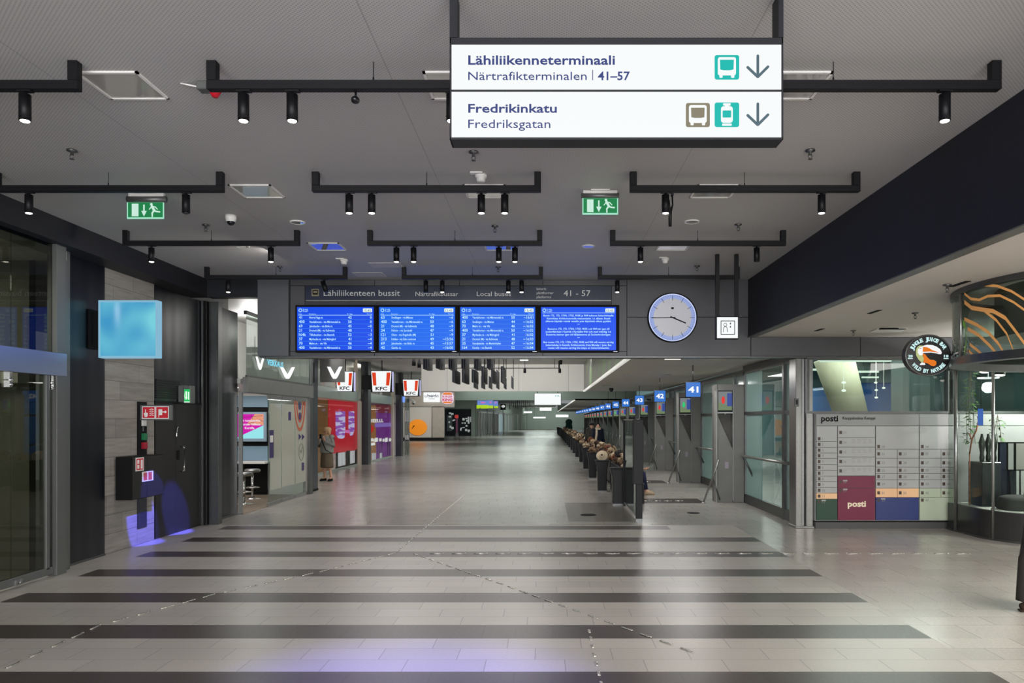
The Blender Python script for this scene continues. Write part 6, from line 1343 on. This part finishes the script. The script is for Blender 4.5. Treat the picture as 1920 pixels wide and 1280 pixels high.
# ---------------------------------------------------------------- glass screen, bins, benches, bundles
t = thing('glass_screen', 'tall clear glass screen between dark posts at the head of the bin row', 'glass screen', (1.72, 15, 0))
MB().box(1.665, 1.785, 13.70, 13.78, 0.06, 1.9, 0).box(1.615, 1.80, 13.69, 13.80, .70, 1.9, 0).build('front_post', M['black'], t, bevel=.006)
MB().box(1.665, 1.785, 13.70, 13.78, 0, .06).build('post_foot', M['steel_dark'], t)
MB().box(1.69, 1.75, 16.22, 16.28, 0, 1.9).build('rear_post', M['black'], t)
MB().box(1.712, 1.724, 13.80, 16.22, .10, 1.88).build('pane', glass_mat('screen_glass', (206, 212, 208), .01, ior=1.6), t)
for za in (.07, 1.88): MB().box(1.70, 1.735, 13.80, 16.22, za, za+.025).build('edge_rail', M['steel'], t)
BIN = mat('bin_black', (11, 11, 15), .45, spec=.25, var=.08)
bd = [16.4, 19.45, 23.7, 28.0, 32.5, 37.0, 41.2, 45.6, 50, 54.4, 58.8, 63.2, 67.6, 72, 76.4, 80.8, 85.2, 89.6, 94, 98.4, 102.8]
bx = [1.60, 1.48, 1.49, 1.53, 1.58, 1.58, 1.60]
def make_bin():
    t = thing('waste_bin', 'x', 'bin', (0, 0, 0), 'row of tall black bins')
    MB().prism([(-.17, 0, .80), (.17, 0, .80), (.155, 0, .72), (.125, 0, .6), (.115, 0, .0), (-.115, 0, .0), (-.125, 0, .6), (-.155, 0, .72)], (0, 1, 0), .30).build('bin_body', BIN, t, bevel=.015, seg=2)
    MB().box(-.178, .178, -.008, .308, .795, .82).box(-.165, .165, .005, .295, .82, .825).build('rim', M['black'], t, bevel=.005)
    MB().box(-.118, .118, -.002, .302, 0, .03).build('plinth', M['steel_dark'], t); return t
proto_bin = make_bin()
ordn = ['nearest', 'second', 'third', 'fourth', 'fifth', 'sixth', 'seventh', 'eighth', 'ninth', 'tenth', 'eleventh', 'twelfth', 'thirteenth', 'fourteenth', 'fifteenth', 'sixteenth', 'seventeenth', 'eighteenth', 'nineteenth', 'twentieth', 'last']
for i, d in enumerate(bd):
    c = proto_bin if i == 0 else copy_tree(proto_bin)
    c.location = (bx[i] if i < len(bx) else 1.62, d, 0)
    c['label'] = 'tall black flared bin, %s in the row beside the gates' % ordn[i]
def make_bench(L):
    t = thing('waiting_bench', 'x', 'bench', (1.95, 0, 0), 'dark benches behind the bins')
    MB().box(1.72, 1.98, 0, L, .70, .78).box(1.72, 1.76, 0, L, .20, .70).build('back_ledge', M['black'], t, bevel=.008)
    MB().box(1.80, 2.22, .05, L-.05, .42, .46).build('seat', mat('bench_seat', (60, 54, 50), .6), t, bevel=.008)
    for y in (0, L-.05): MB().prism([(1.74, y, 0), (2.2, y, 0), (2.2, y, .42), (1.98, y, .70), (1.74, y, .70)], (0, 1, 0), .05).build('end_panel', M['black'], t)
    return t
bench0 = make_bench(3.1)
bl = []
for i in range(len(bd)-1):
    y = bd[i]+(.9 if i == 4 else .55); c = bench0 if i == 0 else copy_tree(bench0); c.location = (1.95, y, 0)
    if i == 0: c.location.y = 16.6
    L = 3.1
    c['label'] = 'long dark waiting bench with a back ledge behind the %s bin' % ordn[i]
    bl.append((c.location.y, L))
def crumple(seed, rx, ry, rz, hat=False):
    off = Vector((seed*3.1, seed*1.7, seed*.9))
    def fn(v):
        f = 1+.46*mnoise.noise(v*1.6+off)+.20*mnoise.noise(v*3.4+off)-.30*abs(mnoise.noise(v*2.6+off*2))+.05*mnoise.noise(v*8+off)
        return Vector((v.x*f, v.y*f, max(v.z*f, -.8)))
    b = MB()
    if hat:
        b.lathe((0, 0, .02), [(.001, .10), (.07, .10), (.095, .07), (.10, .03), (.18, .015), (.185, .0), (.10, .005), (.001, .005)], 22); b.ball((0, -.02, .10), .06, .05, .03, 10, 6, 1)
    else:
        b.ball((0, 0, rz*.8), rx, ry, rz, 30, 20, 0, fn)
        for i, f in enumerate(b.f):
            c = sum((b.v[j] for j in f), Vector())/len(f)
            if mnoise.noise(c*9+off) > .22: b.mi[i] = 1
    return b
BC = {'beige': (158, 136, 110), 'tan': (118, 95, 74), 'brown': (70, 52, 44), 'cream': (184, 168, 144), 'charcoal': (40, 37, 38), 'rust': (112, 68, 48)}
BMAT = {k: cl('bundle_'+k, v) for k, v in BC.items()}
seq = ['cream', 'tan', 'charcoal', 'beige', 'brown', 'rust']; protos = {}
rb_ = random.Random(11)
for k, c in enumerate(seq):
    for v in range(2):
        b = crumple(k*2+v+1, .15+.03*v, .17, .12+.02*(k % 2))
        o = b.build('cloth_bundle', [BMAT[c], BMAT[{'cream': 'tan', 'tan': 'brown', 'charcoal': 'brown', 'beige': 'brown', 'brown': 'tan', 'rust': 'charcoal'}[c]]], origin=(0, 0, 0)); protos[(c, v)] = o
used = set()
def put(c, v, loc, rz, s, label, group):
    o = protos[(c, v)]
    if (c, v) in used: o = o.copy(); COL.objects.link(o)
    used.add((c, v)); o.location = loc; o.rotation_euler = (rb_.uniform(-.08, .08), rb_.uniform(-.08, .08), rz); o.scale = (s, s, s)
    tag(o, label, 'bundle', group)
G_ = 'cloth bundles heaped on the benches'
ys_ = {}
for i, (y0, L) in enumerate(bl[:14]):
    n = 6
    for j in range(n):
        c = seq[(j*5+i) % 6] if i > 1 else seq[j]
        y = y0+.25+(L-.5)*(j+rb_.uniform(-.2, .2))/(n-1)
        where = ['behind the nearest bin', 'behind the second bin'][i] if i < 2 else 'in the heap past the third bin'
        ys_.setdefault(i, []).append(y); put(c, (i+j) % 2, (1.86+rb_.uniform(-.04, .04), y, .785), rb_.uniform(0, 6), rb_.uniform(.78, .95), 'crumpled %s cloth bundle on the bench ledge %s' % (c, where), G_ if i < 2 else '%s bundles in the far heap' % c)
for i in range(14):                                             # second layer seen above and on the bins' tops
    y0, L = bl[i]
    for j in range(3 if i < 8 else 2):
        c = seq[(j*2+i*3) % 6]; y = ys_[i][(1, 3, 4)[j]]+.03
        where = ['upper layer behind the nearest bin', 'upper layer behind the second bin'][i] if i < 2 else 'upper layer past the third bin'
        put(c, j % 2, (1.86, y, .785+.18), rb_.uniform(0, 6), rb_.uniform(.7, .9), 'crumpled %s cloth bundle in the %s' % (c, where), G_ if i < 2 else '%s bundles in the upper far heap' % c)
hat0 = crumple(0, 1, 1, 1, True).build('straw_hat', [BMAT['cream'], BMAT['brown']], origin=(0, 0, 0))
for i in range(2, 12): put(['cream', 'beige', 'tan'][i % 3], i % 2, (bx[i] if i < len(bx) else 1.62, bd[i]+.15, .825), rb_.uniform(0, 6), .78, 'crumpled %s bundle lying on top of the %s bin' % (['cream', 'beige', 'tan'][i % 3], ordn[i]), 'bundles on the bins')
for i in range(1, 2):
    o = hat0 if i == 1 else hat0.copy()
    if i > 1: COL.objects.link(o)
    o.location = (bx[i] if i < len(bx) else 1.62, bd[i]+.16, .93); o.rotation_euler = (1.05, 0, rb_.uniform(-.3, .3)); o.scale = (.82,)*3
    tag(o, 'round pale hat tipped forward on top of the %s bin' % ordn[i], 'hat', 'pale hats on the bins')
# ---------------------------------------------------------------- tactile strips and small things on the floor
STUD = mat('stud_metal', (190, 188, 180), .25, .9)
def strips(path, step, ln, label, group, wd=.026):
    pts = [Vector(q) for q in path]; seg = [(a, b, (b-a).length) for a, b in zip(pts, pts[1:])]; tot = sum(s[2] for s in seg); s = 0; first = None
    while s < tot:
        r = s
        for a, b, l in seg:
            if r <= l: break
            r -= l
        d = (b-a)/l; c = a+d*r; ang = math.atan2(d.y, d.x)
        if first is None:
            t = MB().limb([(-ln/2, 0, 0), (ln/2, 0, 0)], wd/2, 8, flat=.35).ball((ln/2, 0, .002), wd*.6, wd*.6, .006, 8, 5)
            first = o = t.build('guide_strip', STUD, origin=(0, 0, 0))
        else: o = first.copy(); COL.objects.link(o)
        o.location = (c.x, c.y, .003); o.rotation_euler = (0, 0, ang); tag(o, label, 'floor strip', group); s += step
strips([(-4.12, 5.2, 0), (-4.12, 6.8, 0), (-3.62, 8.0, 0), (-2.82, 9.21, 0), (-2.14, 10.5, 0), (-2.06, 18.5, 0)], .26, .15, 'short metal guide strip in the curved line running past the stone wall side', 'curved line of guide strips')
strips([(-1.84, 10.4, 0), (-.47, 8.47, 0), (.62, 6.87, 0), (1.22, 6.0, 0)], .25, .13, 'short metal guide strip in the diagonal line under the big sign', 'diagonal line of guide strips')
strips([(.395, 5.3, 0), (.385, 6.65, 0)], .22, .08, 'short metal guide strip in the short straight line near the front', 'short front line of guide strips')
strips([(-1.55, 10.46, 0), (3.3, 10.46, 0), (6.2, 10.46, 0)], .31, .19, 'pale dash on the dark floor band leading towards the lockers', 'dashes along the dark floor band', .035)
for n in range(3): strips([(2.05, 17.25+PITCH*n, 0), (3.3, 17.25+PITCH*n, 0)], .26, .17, 'pale dash on the short dark band before the %s gate pillar' % ordn[n], 'dashes before the %s gate pillar' % ordn[n], .05)
for k, (x, y, rx, lab) in enumerate(((1103, 965, .16, 'small dark oval mat piece lying before the nearest bin'), (1300, 961.5, .13, 'thin dark scrap on the floor near the first gate'))):
    d = CH*F/(y-CY); q = P(x, y, d)
    tag(MB().lathe((q[0], q[1], 0), [(.001, .012), (rx*.7, .012), (rx, .004), (rx, .0), (.001, 0)], 18).build('floor_scrap', M['blackmatt'], origin=(q[0], q[1], 0)), lab, 'scrap')
